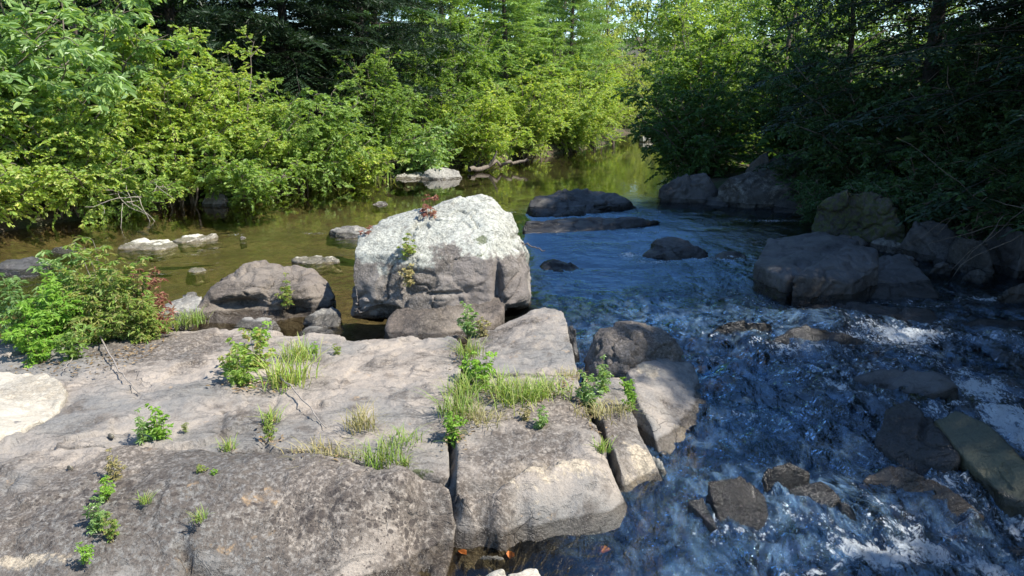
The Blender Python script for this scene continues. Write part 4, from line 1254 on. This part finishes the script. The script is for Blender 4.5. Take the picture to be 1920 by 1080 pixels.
shrub('pale shrub on the outer bend of the river', 2.1, 29.8, 1, 'yellow', 1.15, 5.5)
shrub('feathery shrub at the narrows of the river', 3.3, 33.2, 2, 'yellow', 1.25, 2.5)
shrub('last shrub on the left bank before the lone white rock', 4.0, 38.0, 0, 'yellow', 1.4, 1.2)
shrub('round shrub closing the river view at the far bend', 6.6, 50.0, 1, 'olive', 1.7, 1.1)
shrub('small shrub squeezed behind the shrub at the narrows', 1.2, 33.5, 0, 'mid', 1.5, 4.1)

# trees behind the left bank
LT = 'trees behind the left bank'
def tree(label, x, y, me, mat, s=1., rot=0., group=LT, name='pine_tree', cat='tree', parts=('crown', 'trunk')):
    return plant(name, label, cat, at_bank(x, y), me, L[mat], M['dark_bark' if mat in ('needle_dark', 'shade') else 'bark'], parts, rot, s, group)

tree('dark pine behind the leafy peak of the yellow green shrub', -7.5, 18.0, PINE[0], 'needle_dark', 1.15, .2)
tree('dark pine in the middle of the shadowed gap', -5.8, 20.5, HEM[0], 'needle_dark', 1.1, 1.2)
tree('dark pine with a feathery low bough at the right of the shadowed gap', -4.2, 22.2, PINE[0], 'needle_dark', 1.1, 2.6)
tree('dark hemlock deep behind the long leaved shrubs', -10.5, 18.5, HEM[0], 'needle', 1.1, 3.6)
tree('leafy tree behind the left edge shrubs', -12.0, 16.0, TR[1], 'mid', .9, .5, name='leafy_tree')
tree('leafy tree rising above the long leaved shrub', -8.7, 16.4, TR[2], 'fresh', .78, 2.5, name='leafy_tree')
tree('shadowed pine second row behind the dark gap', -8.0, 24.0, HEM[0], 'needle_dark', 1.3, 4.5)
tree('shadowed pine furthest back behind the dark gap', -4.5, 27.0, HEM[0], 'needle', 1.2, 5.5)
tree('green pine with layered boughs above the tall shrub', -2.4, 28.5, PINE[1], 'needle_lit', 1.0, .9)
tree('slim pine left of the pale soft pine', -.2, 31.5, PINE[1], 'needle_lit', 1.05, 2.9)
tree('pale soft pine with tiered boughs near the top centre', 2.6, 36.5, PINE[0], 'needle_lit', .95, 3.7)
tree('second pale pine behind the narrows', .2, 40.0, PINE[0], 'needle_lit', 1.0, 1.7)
tree('tall olive leaved tree above the far bend', 5.6, 43.5, TR[2], 'olive', .95, .3, name='leafy_tree')
tree('rounded leafy tree beyond the pale pines', -3.0, 38.0, TR[1], 'mid', 1.3, 1.3, name='leafy_tree')
tree('leafy tree far back between the pale pines', 3.0, 48.0, TR[0], 'fresh', 1.3, 2.3, name='leafy_tree')
FT = 'trees closing the far end of the river'
tree('broad bright tree straight above the lone white rock', 9.0, 56.0, TR[1], 'fresh', 1.5, .7, FT, 'leafy_tree')
tree('bright tree left of the broad one at the far end', 6.0, 62.0, TR[0], 'olive', 1.4, 4.7, FT, 'leafy_tree')
tree('bright tree right of the broad one at the far end', 11.9, 54.0, TR[1], 'yellow', 1.4, 3.2, FT, 'leafy_tree')
tree('far pine poking between the bright trees', 11.5, 63.0, PINE[1], 'needle', 1.05, 3.2, FT)
tree('hazy leafy tree at the very back of the valley', 18.0, 66.0, TR[1], 'fresh', 1.2, 1.1, FT, 'leafy_tree')
tree('back row tree far left of the valley end', -1.0, 56.0, TR[2], 'mid', 1.6, .4, FT, 'leafy_tree')
tree('back row pine far left of the valley end', -8.0, 45.0, PINE[1], 'needle', 1.7, 2.4, FT)

# low undergrowth covering the forest floor, one mass of leaves
rs = np.random.RandomState(77)
N_ = 5200
ux = rs.uniform(-32, 34, N_ * 3); uy = 9 + 66 * rs.uniform(0, 1, N_ * 3) ** 1.3
out_ = np.maximum(np.interp(uy, XL_Y, XL_X) - ux, ux - np.interp(uy, XR_Y, XR_X))
out_ = np.maximum(out_, (uy - 60) * .7)
kp = (out_ > .7) & (fbm(np.stack([ux, uy, 0 * ux], 1) * .35, 2, seed=3) > -.35) & (np.abs(ux) < uy * .8 + 3)
ux, uy = ux[kp][:N_], uy[kp][:N_]
uz = terrain_z(ux, uy)
m = 14
c_ = np.repeat(np.column_stack([ux, uy, uz]), m, 0)
k_ = len(c_)
sc1 = np.repeat(rs.uniform(.6, 1.3, len(ux)) * (1 + uy / 60), m)
az = rs.uniform(0, 2 * math.pi, k_)
off = np.column_stack([np.cos(az), np.sin(az), 0 * az]) * (rs.uniform(0, .5, k_) * sc1)[:, None]
off[:, 2] = rs.uniform(.02, .75, k_) * sc1
v, f = leaves(c_ + off, np.column_stack([np.cos(az), np.sin(az), rs.uniform(-.3, .4, k_)]), np.column_stack([rs.normal(0, .5, (k_, 2)), np.ones(k_)]), .17 * sc1, .09 * sc1)
tag(link('undergrowth', mesh_from('undergrowth', v, [f], smooth=False), L['deep']), 'dark green undergrowth covering the forest floor behind the banks', 'undergrowth', kind='stuff')

# right bank
RB = 'shrubs along the shaded right bank'
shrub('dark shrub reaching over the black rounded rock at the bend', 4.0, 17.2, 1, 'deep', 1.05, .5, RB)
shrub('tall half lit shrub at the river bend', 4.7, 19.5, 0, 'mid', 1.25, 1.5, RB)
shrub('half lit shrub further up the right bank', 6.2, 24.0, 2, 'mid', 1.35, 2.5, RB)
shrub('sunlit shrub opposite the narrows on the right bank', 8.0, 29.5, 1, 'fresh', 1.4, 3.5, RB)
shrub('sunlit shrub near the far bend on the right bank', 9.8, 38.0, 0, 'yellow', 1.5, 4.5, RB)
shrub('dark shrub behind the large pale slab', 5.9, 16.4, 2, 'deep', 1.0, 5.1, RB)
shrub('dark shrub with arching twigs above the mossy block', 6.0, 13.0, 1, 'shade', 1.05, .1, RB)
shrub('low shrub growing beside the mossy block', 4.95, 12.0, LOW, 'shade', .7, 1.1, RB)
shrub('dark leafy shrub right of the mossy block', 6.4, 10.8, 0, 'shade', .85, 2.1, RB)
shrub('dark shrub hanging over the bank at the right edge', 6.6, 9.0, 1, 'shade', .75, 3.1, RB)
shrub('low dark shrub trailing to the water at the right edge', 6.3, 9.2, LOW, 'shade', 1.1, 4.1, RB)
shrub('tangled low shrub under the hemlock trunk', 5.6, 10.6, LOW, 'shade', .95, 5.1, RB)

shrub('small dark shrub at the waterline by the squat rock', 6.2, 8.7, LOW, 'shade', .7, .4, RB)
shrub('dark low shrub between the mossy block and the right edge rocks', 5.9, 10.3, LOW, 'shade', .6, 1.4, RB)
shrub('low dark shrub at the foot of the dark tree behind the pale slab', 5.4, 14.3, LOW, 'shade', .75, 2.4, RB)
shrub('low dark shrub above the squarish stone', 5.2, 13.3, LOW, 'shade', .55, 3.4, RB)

RT = 'trees of the shaded right bank'
tree('leafy tree half in sun above the river bend', 7.0, 21.0, TR[0], 'mid', .85, .2, RT, 'leafy_tree')
tree('leafy tree half in sun behind the bend', 9.0, 26.0, TR[1], 'fresh', .95, 1.2, RT, 'leafy_tree')
tree('bright leafy tree right of the far bend', 13.0, 34.0, TR[2], 'fresh', 1.1, 2.2, RT, 'leafy_tree')
tree('dark leafy tree over the large pale slab', 7.0, 16.5, TR[1], 'shade', .78, 3.2, RT, 'leafy_tree')
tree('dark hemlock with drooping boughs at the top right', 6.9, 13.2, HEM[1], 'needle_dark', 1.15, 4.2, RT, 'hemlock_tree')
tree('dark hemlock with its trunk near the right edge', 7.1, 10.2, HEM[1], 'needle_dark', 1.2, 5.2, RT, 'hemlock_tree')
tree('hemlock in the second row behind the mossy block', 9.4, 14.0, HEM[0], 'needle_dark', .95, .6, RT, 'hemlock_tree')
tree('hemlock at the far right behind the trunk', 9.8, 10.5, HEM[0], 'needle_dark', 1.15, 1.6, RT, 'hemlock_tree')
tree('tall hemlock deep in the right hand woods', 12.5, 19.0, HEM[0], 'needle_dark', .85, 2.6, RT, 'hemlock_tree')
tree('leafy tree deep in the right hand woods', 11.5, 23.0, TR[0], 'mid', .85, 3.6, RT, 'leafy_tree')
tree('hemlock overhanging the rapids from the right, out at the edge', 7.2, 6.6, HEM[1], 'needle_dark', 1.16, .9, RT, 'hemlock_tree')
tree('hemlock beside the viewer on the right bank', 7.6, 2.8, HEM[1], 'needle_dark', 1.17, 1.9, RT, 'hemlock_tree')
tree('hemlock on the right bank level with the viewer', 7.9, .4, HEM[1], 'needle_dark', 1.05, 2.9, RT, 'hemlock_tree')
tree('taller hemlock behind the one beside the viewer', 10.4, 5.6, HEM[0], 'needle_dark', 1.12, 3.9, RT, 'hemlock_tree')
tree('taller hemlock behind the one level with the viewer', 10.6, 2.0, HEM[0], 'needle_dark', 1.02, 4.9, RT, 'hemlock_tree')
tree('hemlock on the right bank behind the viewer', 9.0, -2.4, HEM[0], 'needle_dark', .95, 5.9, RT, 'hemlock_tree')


# ---- small plants on the outcrop
def gen_grass(seed, n, h, spread, w=.006, lean=.5):
    rs = np.random.RandomState(seed)
    base = np.column_stack([rs.normal(0, spread, (n, 2)), np.full(n, -.01)])
    az = rs.uniform(0, 2 * math.pi, n)
    d = np.column_stack([np.cos(az), np.sin(az), np.zeros(n)])
    hh = h * rs.uniform(.45, 1.1, n); le = lean * rs.uniform(.1, 1.1, n)
    s = np.column_stack([-np.sin(az), np.cos(az), np.zeros(n)])
    rows = []
    for t, ww in ((0, 1), (.4, .9), (.75, .6), (1, .08)):
        c = base + np.array([0, 0, 1]) * (hh * (t - .35 * le * t * t))[:, None] + d * (hh * le * t * t)[:, None]
        rows += [c - s * w * ww * .5, c + s * w * ww * .5]
    V = np.stack(rows, 1).reshape(-1, 3)
    b = np.arange(n)[:, None] * 8
    f = np.concatenate([b + np.array([[k, k + 1, k + 3, k + 2]]) for k in (0, 2, 4)])
    return mesh_from('grass_tuft', V, [f], smooth=False)


GR = [gen_grass(41, 130, .19, .06, .0065, 1.1), gen_grass(42, 80, .13, .07, .006, 1.3), gen_grass(43, 44, .10, .018, .006, 1.3)]
FORB = [gen_shrub(51, .32, .16, 9, 5, 3, 5, .042, wr=.42, droop=.3, r0=.004), gen_shrub(52, .22, .14, 8, 5, 3, 4, .032, wr=.55, r0=.003), gen_shrub(53, .45, .14, 6, 6, 3, 5, .055, wr=.25, droop=.5, r0=.004)]
BUSH = [gen_shrub(54, .62, .42, 24, 9, 4, 6, .05, wr=.36, droop=.4, r0=.005), gen_shrub(55, .78, .3, 16, 8, 3, 6, .062, wr=.22, droop=.6, r0=.005)]
SUM = gen_shrub(56, .30, .22, 5, 3, 3, 7, .055, wr=.35, droop=.7, r0=.005)
GG = 'grass tufts in the rock cracks'
HG = 'small herbs on the outcrop'


def grass(label, px, py, v, mat='grass', s=1., rot=0., z0=.14):
    p = surf(px, py, z0)
    o = bpy.data.objects.new('grass_tuft', GR[v])
    col.objects.link(o)
    if len(GR[v].materials) == 0: GR[v].materials.append(L[mat])
    o.material_slots[0].link = 'OBJECT'; o.material_slots[0].material = L[mat]
    o.location = p; o.rotation_euler = (0, 0, rot)
    o.scale = (s,) * 3 if not hasattr(s, '__len__') else s
    return tag(o, label, 'grass tuft', GG)


def herb(label, px, py, me, mat, s=1., rot=0., stem='stem', z0=.14, name='herb', cat='plant', pos=None, group=HG, tilt=(0, 0)):
    p = surf(px, py, z0) if pos is None else pos
    return plant(name, label, cat, p, me, L[mat], M[stem], ('leaves', 'stems'), rot, s * (.62 if group == HG else .78), group, tilt)


# big weedy bush on the left
WB = 'weeds of the bushy clump on the left'
herb('dense bright green weed at the left of the bushy clump', 95, 650, BUSH[0], 'bright', 1.0, .3, name='weed', group=WB)
herb('leafy weed in the middle of the bushy clump', 175, 640, BUSH[0], 'mixed', 1.05, 1.3, name='weed', group=WB)
herb('tall weed with narrow leaves at the back of the bushy clump', 130, 625, BUSH[1], 'fresh', 1.25, 2.3, name='weed', group=WB)
herb('tall weed leaning right in the bushy clump', 235, 630, BUSH[1], 'mixed', 1.15, 3.3, name='weed', group=WB)
herb('yellowing weed at the right end of the bushy clump', 265, 640, BUSH[0], 'mixed', .72, 4.3, name='weed', group=WB)
herb('dry weed stalk with red drooping leaves, right end of the bushy clump', 285, 620, BUSH[1], 'red', .9, 5.3, 'red_stem', name='weed', group=WB)
herb('thin dry weed rising above the pale pool stone', 205, 615, BUSH[1], 'mixed', 1.35, .9, 'grey_twig', name='weed', group=WB)
herb('tall narrow leaved weed at the left edge', 45, 640, BUSH[1], 'fresh', 1.0, 1.9, name='weed', group=WB)
herb('low dark leaved weed under the bushy clump', 140, 675, FORB[1], 'mid', 1.5, 2.9, name='weed', group=WB)
herb('bright low weed at the front of the bushy clump', 70, 675, FORB[0], 'bright', 1.1, 3.9, name='weed', group=WB)
# second clump
herb('bushy herb with reddish leaves left of the grass, mid slab', 455, 720, FORB[0], 'mid', 1.35, .3)
herb('yellow green herb leaning right in the mid slab clump', 485, 690, FORB[0], 'mixed', 1.35, 1.3)
herb('red tinged herb at the left of the mid slab clump', 435, 700, FORB[1], 'mixed', 1.3, 2.3)
herb('bright herb on top of the mid slab clump', 490, 645, FORB[1], 'bright', 1.25, 3.3)
grass('tall green grass right of the mid slab clump', 540, 715, 0, 'grass', 1.25, .2)
grass('bent grass behind the tall green grass', 560, 670, 0, 'grass', .95, 1.2)
herb('low sprig at the back edge of the slab', 590, 660, FORB[1], 'bright', .55, 4.3)
herb('second low sprig by the puddle edge', 632, 662, FORB[1], 'mixed', .5, 5.3)
herb('slim green plant in the short crack', 505, 820, FORB[2], 'grass', .45, .4)
grass('yellow grass blades in the short crack', 508, 790, 2, 'grass', 1.1, .5)
herb('upright bright green plant on the left slab', 300, 820, FORB[0], 'bright', .85, .6)
herb('loose green plant left of the upright one', 268, 825, FORB[2], 'fresh', .6, 1.6)
herb('tiny yellow sprout right of the upright plant', 347, 805, FORB[1], 'mixed', .3, 2.6)
grass('small fan of grass near the slab middle', 428, 842, 2, 'grass', .8, .9)
herb('tiny plant in the stain above the lichen', 378, 890, FORB[1], 'mixed', .42, .8)
herb('tiny yellow rosette beside the stain', 402, 893, FORB[1], 'bright', .3, 1.8)
herb('top sprig of the leafy row on the lichen slab', 200, 930, FORB[0], 'bright', .48, 2.8)
herb('middle plant of the leafy row on the lichen slab', 182, 985, FORB[0], 'fresh', .62, 3.8)
herb('reddish plant of the leafy row on the lichen slab', 208, 1000, FORB[1], 'mixed', .62, 4.8)
herb('lowest sprig of the leafy row on the lichen slab', 162, 1045, FORB[1], 'bright', .5, 5.8)
herb('dry seed stalk above the leafy row', 215, 895, FORB[2], 'dry', .5, .7, 'grey_twig')
grass('small grass on the lichen, left one', 272, 942, 2, 'grass', .6, .4)
grass('small grass on the lichen, right one', 376, 975, 2, 'grass', .65, 1.4)
grass('yellowed grass along the groove, left end', 590, 852, 1, 'dry', .8, .3)
grass('yellowed grass along the groove, beside its left end', 635, 858, 1, 'dry', .85, 1.3)
grass('green grass bending in the groove middle', 712, 865, 0, 'grass', .8, 2.3)
grass('sparse green grass behind the groove middle', 750, 830, 1, 'grass', .85, 3.3)
grass('few blades near the right end of the groove', 757, 872, 2, 'grass', .8, 4.3)
grass('beige dry tuft on the smooth middle slab', 680, 800, 0, 'dry', .75, 5.3)
# main crack
herb('blue green herb at the foot of the white topped boulder', 880, 622, FORB[0], 'fresh', 1.1, .2)
herb('dry brown herb beside the blue green one', 905, 625, FORB[1], 'dry', 1.0, 1.2)
grass('grass in the main crack below the boulder', 878, 665, 0, 'grass', .8, 2.2)
herb('bushy bright herb in the main crack', 905, 720, FORB[1], 'bright', 1.5, 3.2)
herb('small bushy herb left in the main crack', 885, 705, FORB[1], 'bright', 1.15, 4.2)
grass('grass in the main crack under the bushy herb', 872, 740, 0, 'grass', .9, 5.2)
grass('grass at the lower main crack', 858, 775, 0, 'grass', .95, .3)
herb('bright leaves at the bottom of the main crack', 850, 815, FORB[1], 'bright', 1.0, .9)
grass('reddish dry grass right of the lower crack', 905, 790, 1, 'dry', .95, 1.5)
grass('dry short grass beside the lower crack', 880, 780, 1, 'dry', .8, 2.5)
grass('thick green grass on the right slab', 970, 755, 0, 'grass', 1.05, 3.5)
grass('green grass right of the thick tuft', 1000, 745, 0, 'grass', .9, 4.5)
grass('grass tuft between bushy herb and thick tuft', 945, 735, 0, 'grass', .85, 5.5)
grass('thin grass at the right end of the cross crack', 1035, 735, 1, 'grass', 1.2, .6)
grass('dry grass trailing to the right crack', 1065, 706, 1, 'dry', .7, 1.6)
herb('pale whorled herb on the right slab', 1015, 797, FORB[0], 'fresh', .55, 2.6)
herb('whitish withered herb left of the pale whorled one', 985, 785, FORB[1], 'dry', .6, 3.6)
# right cracks
herb('climbing herb at the head of the long right crack', 1105, 755, FORB[0], 'fresh', .9, .4)
herb('herb reaching over the strip slab', 1130, 730, FORB[2], 'fresh', .75, 1.4)
grass('dry grass in the long right crack', 1112, 775, 1, 'dry', .9, 2.4)
grass('brown grass on the strip slab joint', 1160, 770, 1, 'dry', .7, 3.4)
herb('vine like herb down the outer crack', 1182, 765, FORB[2], 'bright', .6, 4.4)
herb('small vine leaves higher in the outer crack', 1176, 735, FORB[1], 'bright', .7, 5.4)
grass('small tuft lower in the long right crack', 1130, 845, 2, 'grass', .9, .2)
# on the boulders
herb('reddish sumac sprig at the left edge of the boulder top', 690, 445, SUM, 'red', .55, .5, 'red_stem', pos=Y(690, 442, 6.85))
herb('reddish sumac sprig on the boulder crest', 800, 400, SUM, 'red', .95, 1.5, 'red_stem', pos=Y(805, 398, 7.1))
herb('green herb rooted on the face of the white topped boulder', 765, 470, FORB[0], 'mixed', .95, 2.5, pos=Y(765, 480, 6.55))
herb('dry herb hanging down the front of the white topped boulder', 765, 520, FORB[1], 'dry', 1.0, 3.5, pos=Y(765, 525, 6.42))
herb('long leaved herb growing on the brown boulder', 540, 570, FORB[2], 'mixed', .9, 4.5, pos=Y(538, 568, 6.68))
grass('grass at the left foot of the brown boulder', 360, 605, 0, 'grass', .85, .8)
grass('grass between the weeds and the brown boulder', 325, 610, 1, 'grass', 1.3, 1.8)
# bank grass
for lab, x_, y_, s_ in (('grassy fringe at the waterline below the dark pines', -4.35, 17.3, 3.2), ('grassy fringe left of the tan bank rock', -3.5, 18.9, 3.0), ('grassy fringe by the pointed bank stone', -5.3, 15.4, 2.6)):
    o = bpy.data.objects.new('grass_tuft', GR[1]); col.objects.link(o)
    o.material_slots[0].link = 'OBJECT'; o.material_slots[0].material = L['grass']
    o.location = at_bank(x_, y_); o.scale = (s_ * 1.6, s_, s_)
    tag(o, lab, 'grass tuft', 'grass on the left bank')


# ---- sticks and dead twigs
def stick(label, pts, r0, r1, mat='grey_twig', side=(), name='stick'):
    rs = np.random.RandomState(len(label))
    P = np.array(pts)
    t = np.linspace(0, 1, len(P)); tt = np.linspace(0, 1, 14)
    C = np.stack([np.interp(tt, t, P[:, k]) for k in range(3)], 1)
    C[1:-1] += rs.normal(0, r0 * .8, (12, 3))
    polys = [(C, r0, r1)]
    for s, d in side:
        j = int(s * 13)
        polys.append((curve(C[j], d, np.linalg.norm(d), 5, rs, .2, .15), r1 * 1.3, r1 * .5))
    b = C.mean(0)
    v, f = tubes(polys, 6)
    return tag(link(name, mesh_from(name, v - b, [f]), M[mat], loc=b), label, 'stick', 'dead sticks')


def lift(p, h): return np.array(p) + np.array([0, 0, h])


stick('thin bare stick lying on the middle slab', [lift(surf(525, 718), .05), lift(surf(565, 755), .03), lift(surf(612, 806), .012)], .006, .003)
stick('pale dead stick under the bushy clump', [lift(surf(185, 640), .08), lift(surf(215, 690), .03), lift(surf(262, 742), .012)], .007, .003, side=[(.5, (.12, -.05, .02))])
stick('short dead stick left of the pale one', [lift(surf(150, 660), .04), lift(surf(120, 700), .012)], .005, .003)
stick('dead twig poking from the right side of the white topped boulder', [Y(970, 452, 7.1), Y(1000, 462, 7.0), Y(1022, 470, 6.9)], .008, .004, 'bark')
stick('driftwood log washed under the far bushes', [Z(880, 318, .1), Z(930, 306, .2), Z(990, 298, .3)], .07, .04, 'twig', side=[(.4, (.3, .1, .4))])
rs = np.random.RandomState(5)
b0 = np.array([-6.4, 12.6, .35])
polys = []
for k in range(13):
    polys.append((curve(b0 + rs.normal(0, .25, 3) * np.array([1.4, 1, .4]), (rs.uniform(-1, .9), -rs.uniform(.2, .9), rs.uniform(-.25, .55)), rs.uniform(.5, 1.2), 7, rs, .4, .18), .008, .003))
v, f = tubes(polys, 5)
tag(link('dead_branches', mesh_from('dead_branches', v - b0, [f]), M['grey_twig'], loc=b0), 'tangle of bare grey twigs over the water on the left bank', 'dead branches')
tree('leafy tree high on the slope behind the second row hemlock', 15.5, 17.5, TR[0], 'mid', .9, .6, RT, 'leafy_tree')
tree('leafy tree high on the slope at the far right', 15.5, 12.0, TR[1], 'mid', 1.1, 1.6, RT, 'leafy_tree')
tree('leafy tree on the slope behind the tall hemlock', 17.0, 24.0, TR[0], 'fresh', .95, 2.6, RT, 'leafy_tree')
tree('leafy tree on the slope above the half lit trees', 15.0, 29.0, TR[1], 'fresh', 1.0, 3.6, RT, 'leafy_tree')
tree('sunlit leafy tree on the slope right of the far bend', 17.0, 42.0, TR[0], 'yellow', 1.2, 4.6, RT, 'leafy_tree')
tree('leafy tree on the left slope behind the dark gap', -13.0, 26.0, TR[0], 'mid', 1.2, 5.6, LT, 'leafy_tree')
tree('leafy tree on the left slope behind the edge shrubs', -16.0, 21.0, TR[1], 'mid', 1.1, .4, LT, 'leafy_tree')
tree('back row hemlock on the left slope', -10.0, 31.0, HEM[0], 'needle', 1.4, 1.9, LT, 'hemlock_tree')
for lb, x_, y_, k_, m_, s_, r_ in (
        ('leafy tree in the last row, above the half lit shrub of the bend', 14.0, 65.0, 1, 'fresh', 1.35, .5), ('leafy tree in the last row, right of the valley end', 18.5, 63.0, 0, 'fresh', 1.3, 1.5),
        ('leafy tree of the last row, behind the half lit trees', 22.5, 60.0, 1, 'mid', 1.35, 2.5), ('leafy tree of the last row, above the pale soft pine', 2.0, 67.0, 1, 'mid', 1.4, 3.5),
        ('leafy tree of the last row, behind the slim pine', -4.0, 62.0, 0, 'mid', 1.4, 4.5), ('leafy tree behind the layered pine', -7.5, 52.0, 1, 'mid', 1.3, 5.5),
        ('leafy tree high on the right slope, upper edge of the woods', 19.5, 20.0, 1, 'mid', 1.0, .8), ('leafy tree high on the right slope, beyond the far right hemlock', 20.5, 14.5, 0, 'mid', 1.0, 1.8),
        ('leafy tree high on the right slope, above the sunlit ones', 22.0, 33.0, 0, 'fresh', 1.2, 2.8)):
    tree(lb, x_, y_, TR[k_], m_, s_, r_, FT if y_ > 40 else RT, 'leafy_tree')
b0 = np.array([5.6, 8.9, .6])
polys = []
for k in range(12):
    polys.append((curve(b0 + rs.normal(0, .2, 3) * np.array([1, 1.3, .7]), (-rs.uniform(.1, .9), rs.uniform(-.7, .5), rs.uniform(-.5, .6)), rs.uniform(.6, 1.3), 7, rs, .4, .2), .006, .002))
v, f = tubes(polys, 5)
tag(link('dead_branches', mesh_from('dead_branches', v - b0, [f]), M['twig'], loc=b0), 'tangle of bare twigs hanging in the shade of the right bank', 'dead branches')


rs = np.random.RandomState(91)
lp = []
for line, n_, wd in (([(868, 640), (862, 720), (850, 800), (848, 840)], 130, .05), ([(880, 740), (960, 745), (1050, 735), (1085, 705)], 110, .06), ([(560, 846), (640, 858), (720, 874), (800, 884)], 120, .04),
                     ([(40, 690), (140, 690), (240, 670), (300, 640)], 260, .12), ([(430, 730), (480, 725), (540, 715)], 90, .07), ([(1100, 750), (1115, 780), (1130, 830)], 50, .03), ([(500, 780), (505, 840)], 25, .03)):
    Lp = np.array([surf(*p) for p in line])
    for _ in range(n_):
        u = rs.uniform(0, len(Lp) - 1.001); k = int(u)
        q = Lp[k] + (Lp[k + 1] - Lp[k]) * (u - k) + np.append(rs.normal(0, wd, 2), 0)
        for pts_, zf_ in SLAB_H:
            if in_poly(q[None, :2], pts_)[0]:
                q[2] = float(zf_(q[None, :2])[0]) + .012; lp.append(q); break
lp = np.array(lp); k_ = len(lp)
az = rs.uniform(0, 2 * math.pi, k_)
v, f = leaves(lp, np.column_stack([np.cos(az), np.sin(az), rs.normal(0, .2, k_)]), np.column_stack([rs.normal(0, .35, (k_, 2)), np.ones(k_)]), rs.uniform(.012, .04, k_), rs.uniform(.006, .018, k_))
L['litter'] = leaf_mat('dead_leaf', [(.16, .10, .06), (.26, .18, .10), (.10, .07, .045), (.34, .25, .15)], trans=.15)
tag(link('leaf_litter', mesh_from('leaf_litter', v, [f], smooth=False), L['litter']), 'brown leaf litter caught in the rock cracks', 'leaf litter', kind='stuff')


def fallen(label, px, py, z, s, rot):
    p = Z(px, py, z)
    d = np.array([[math.cos(rot), math.sin(rot), 0.05]]); n = np.array([[.2, -.2, 1.]])
    v, f = leaves(np.zeros((1, 3)), d, n, np.array([s]), np.array([s * .6]))
    tag(link('fallen_leaf', mesh_from('fallen_leaf', v, [f], smooth=False), L['orange'], loc=p), label, 'leaf', 'fallen leaves')


fallen('orange leaf floating at the bottom of the view', 1120, 1035, -.155, .075, .4)
fallen('orange leaf in the puddle by the cream stone', 955, 1048, -.16, .07, 1.4)
fallen('orange leaf by the crack in the puddle', 875, 1040, -.16, .06, 2.4)

# ------------------------------------------------------------------ light
SUN_EL = RAD(52)
sun_dir = unit(np.array([math.cos(SUN_EL) * .93, -math.cos(SUN_EL) * .36, math.sin(SUN_EL)]))
w = bpy.data.worlds.new('World')
sc.world = w
w.use_nodes = True
nt = w.node_tree
nt.nodes.clear()
sky = nt.nodes.new('ShaderNodeTexSky')
sky.sky_type = 'NISHITA'
sky.sun_disc = False
sky.sun_elevation = math.asin(sun_dir[2])
sky.sun_rotation = math.atan2(sun_dir[0], sun_dir[1])
sky.ozone_density = 6.0
sky.dust_density = 0.0
sky.air_density = 1.2
bg = nt.nodes.new('ShaderNodeBackground')
bg.inputs['Strength'].default_value = .135
wo = nt.nodes.new('ShaderNodeOutputWorld')
nt.links.new(sky.outputs[0], bg.inputs[0])
nt.links.new(bg.outputs[0], wo.inputs[0])
sd = bpy.data.lights.new('sun', 'SUN')
sd.energy = 5.0
sd.angle = RAD(.5)
sd.color = (1, .95, .86)
so = bpy.data.objects.new('sun', sd)
col.objects.link(so)
so.rotation_euler = Vector(sun_dir).to_track_quat('Z', 'Y').to_euler()
so.location = (6, -2, 12)

sc.view_settings.view_transform = 'Standard'
sc.view_settings.look = 'None'
sc.view_settings.exposure = 1.1
sc.view_settings.gamma = 1
sc.cycles.max_bounces = 8
sc.cycles.transparent_max_bounces = 12
sc.cycles.sample_clamp_indirect = 6
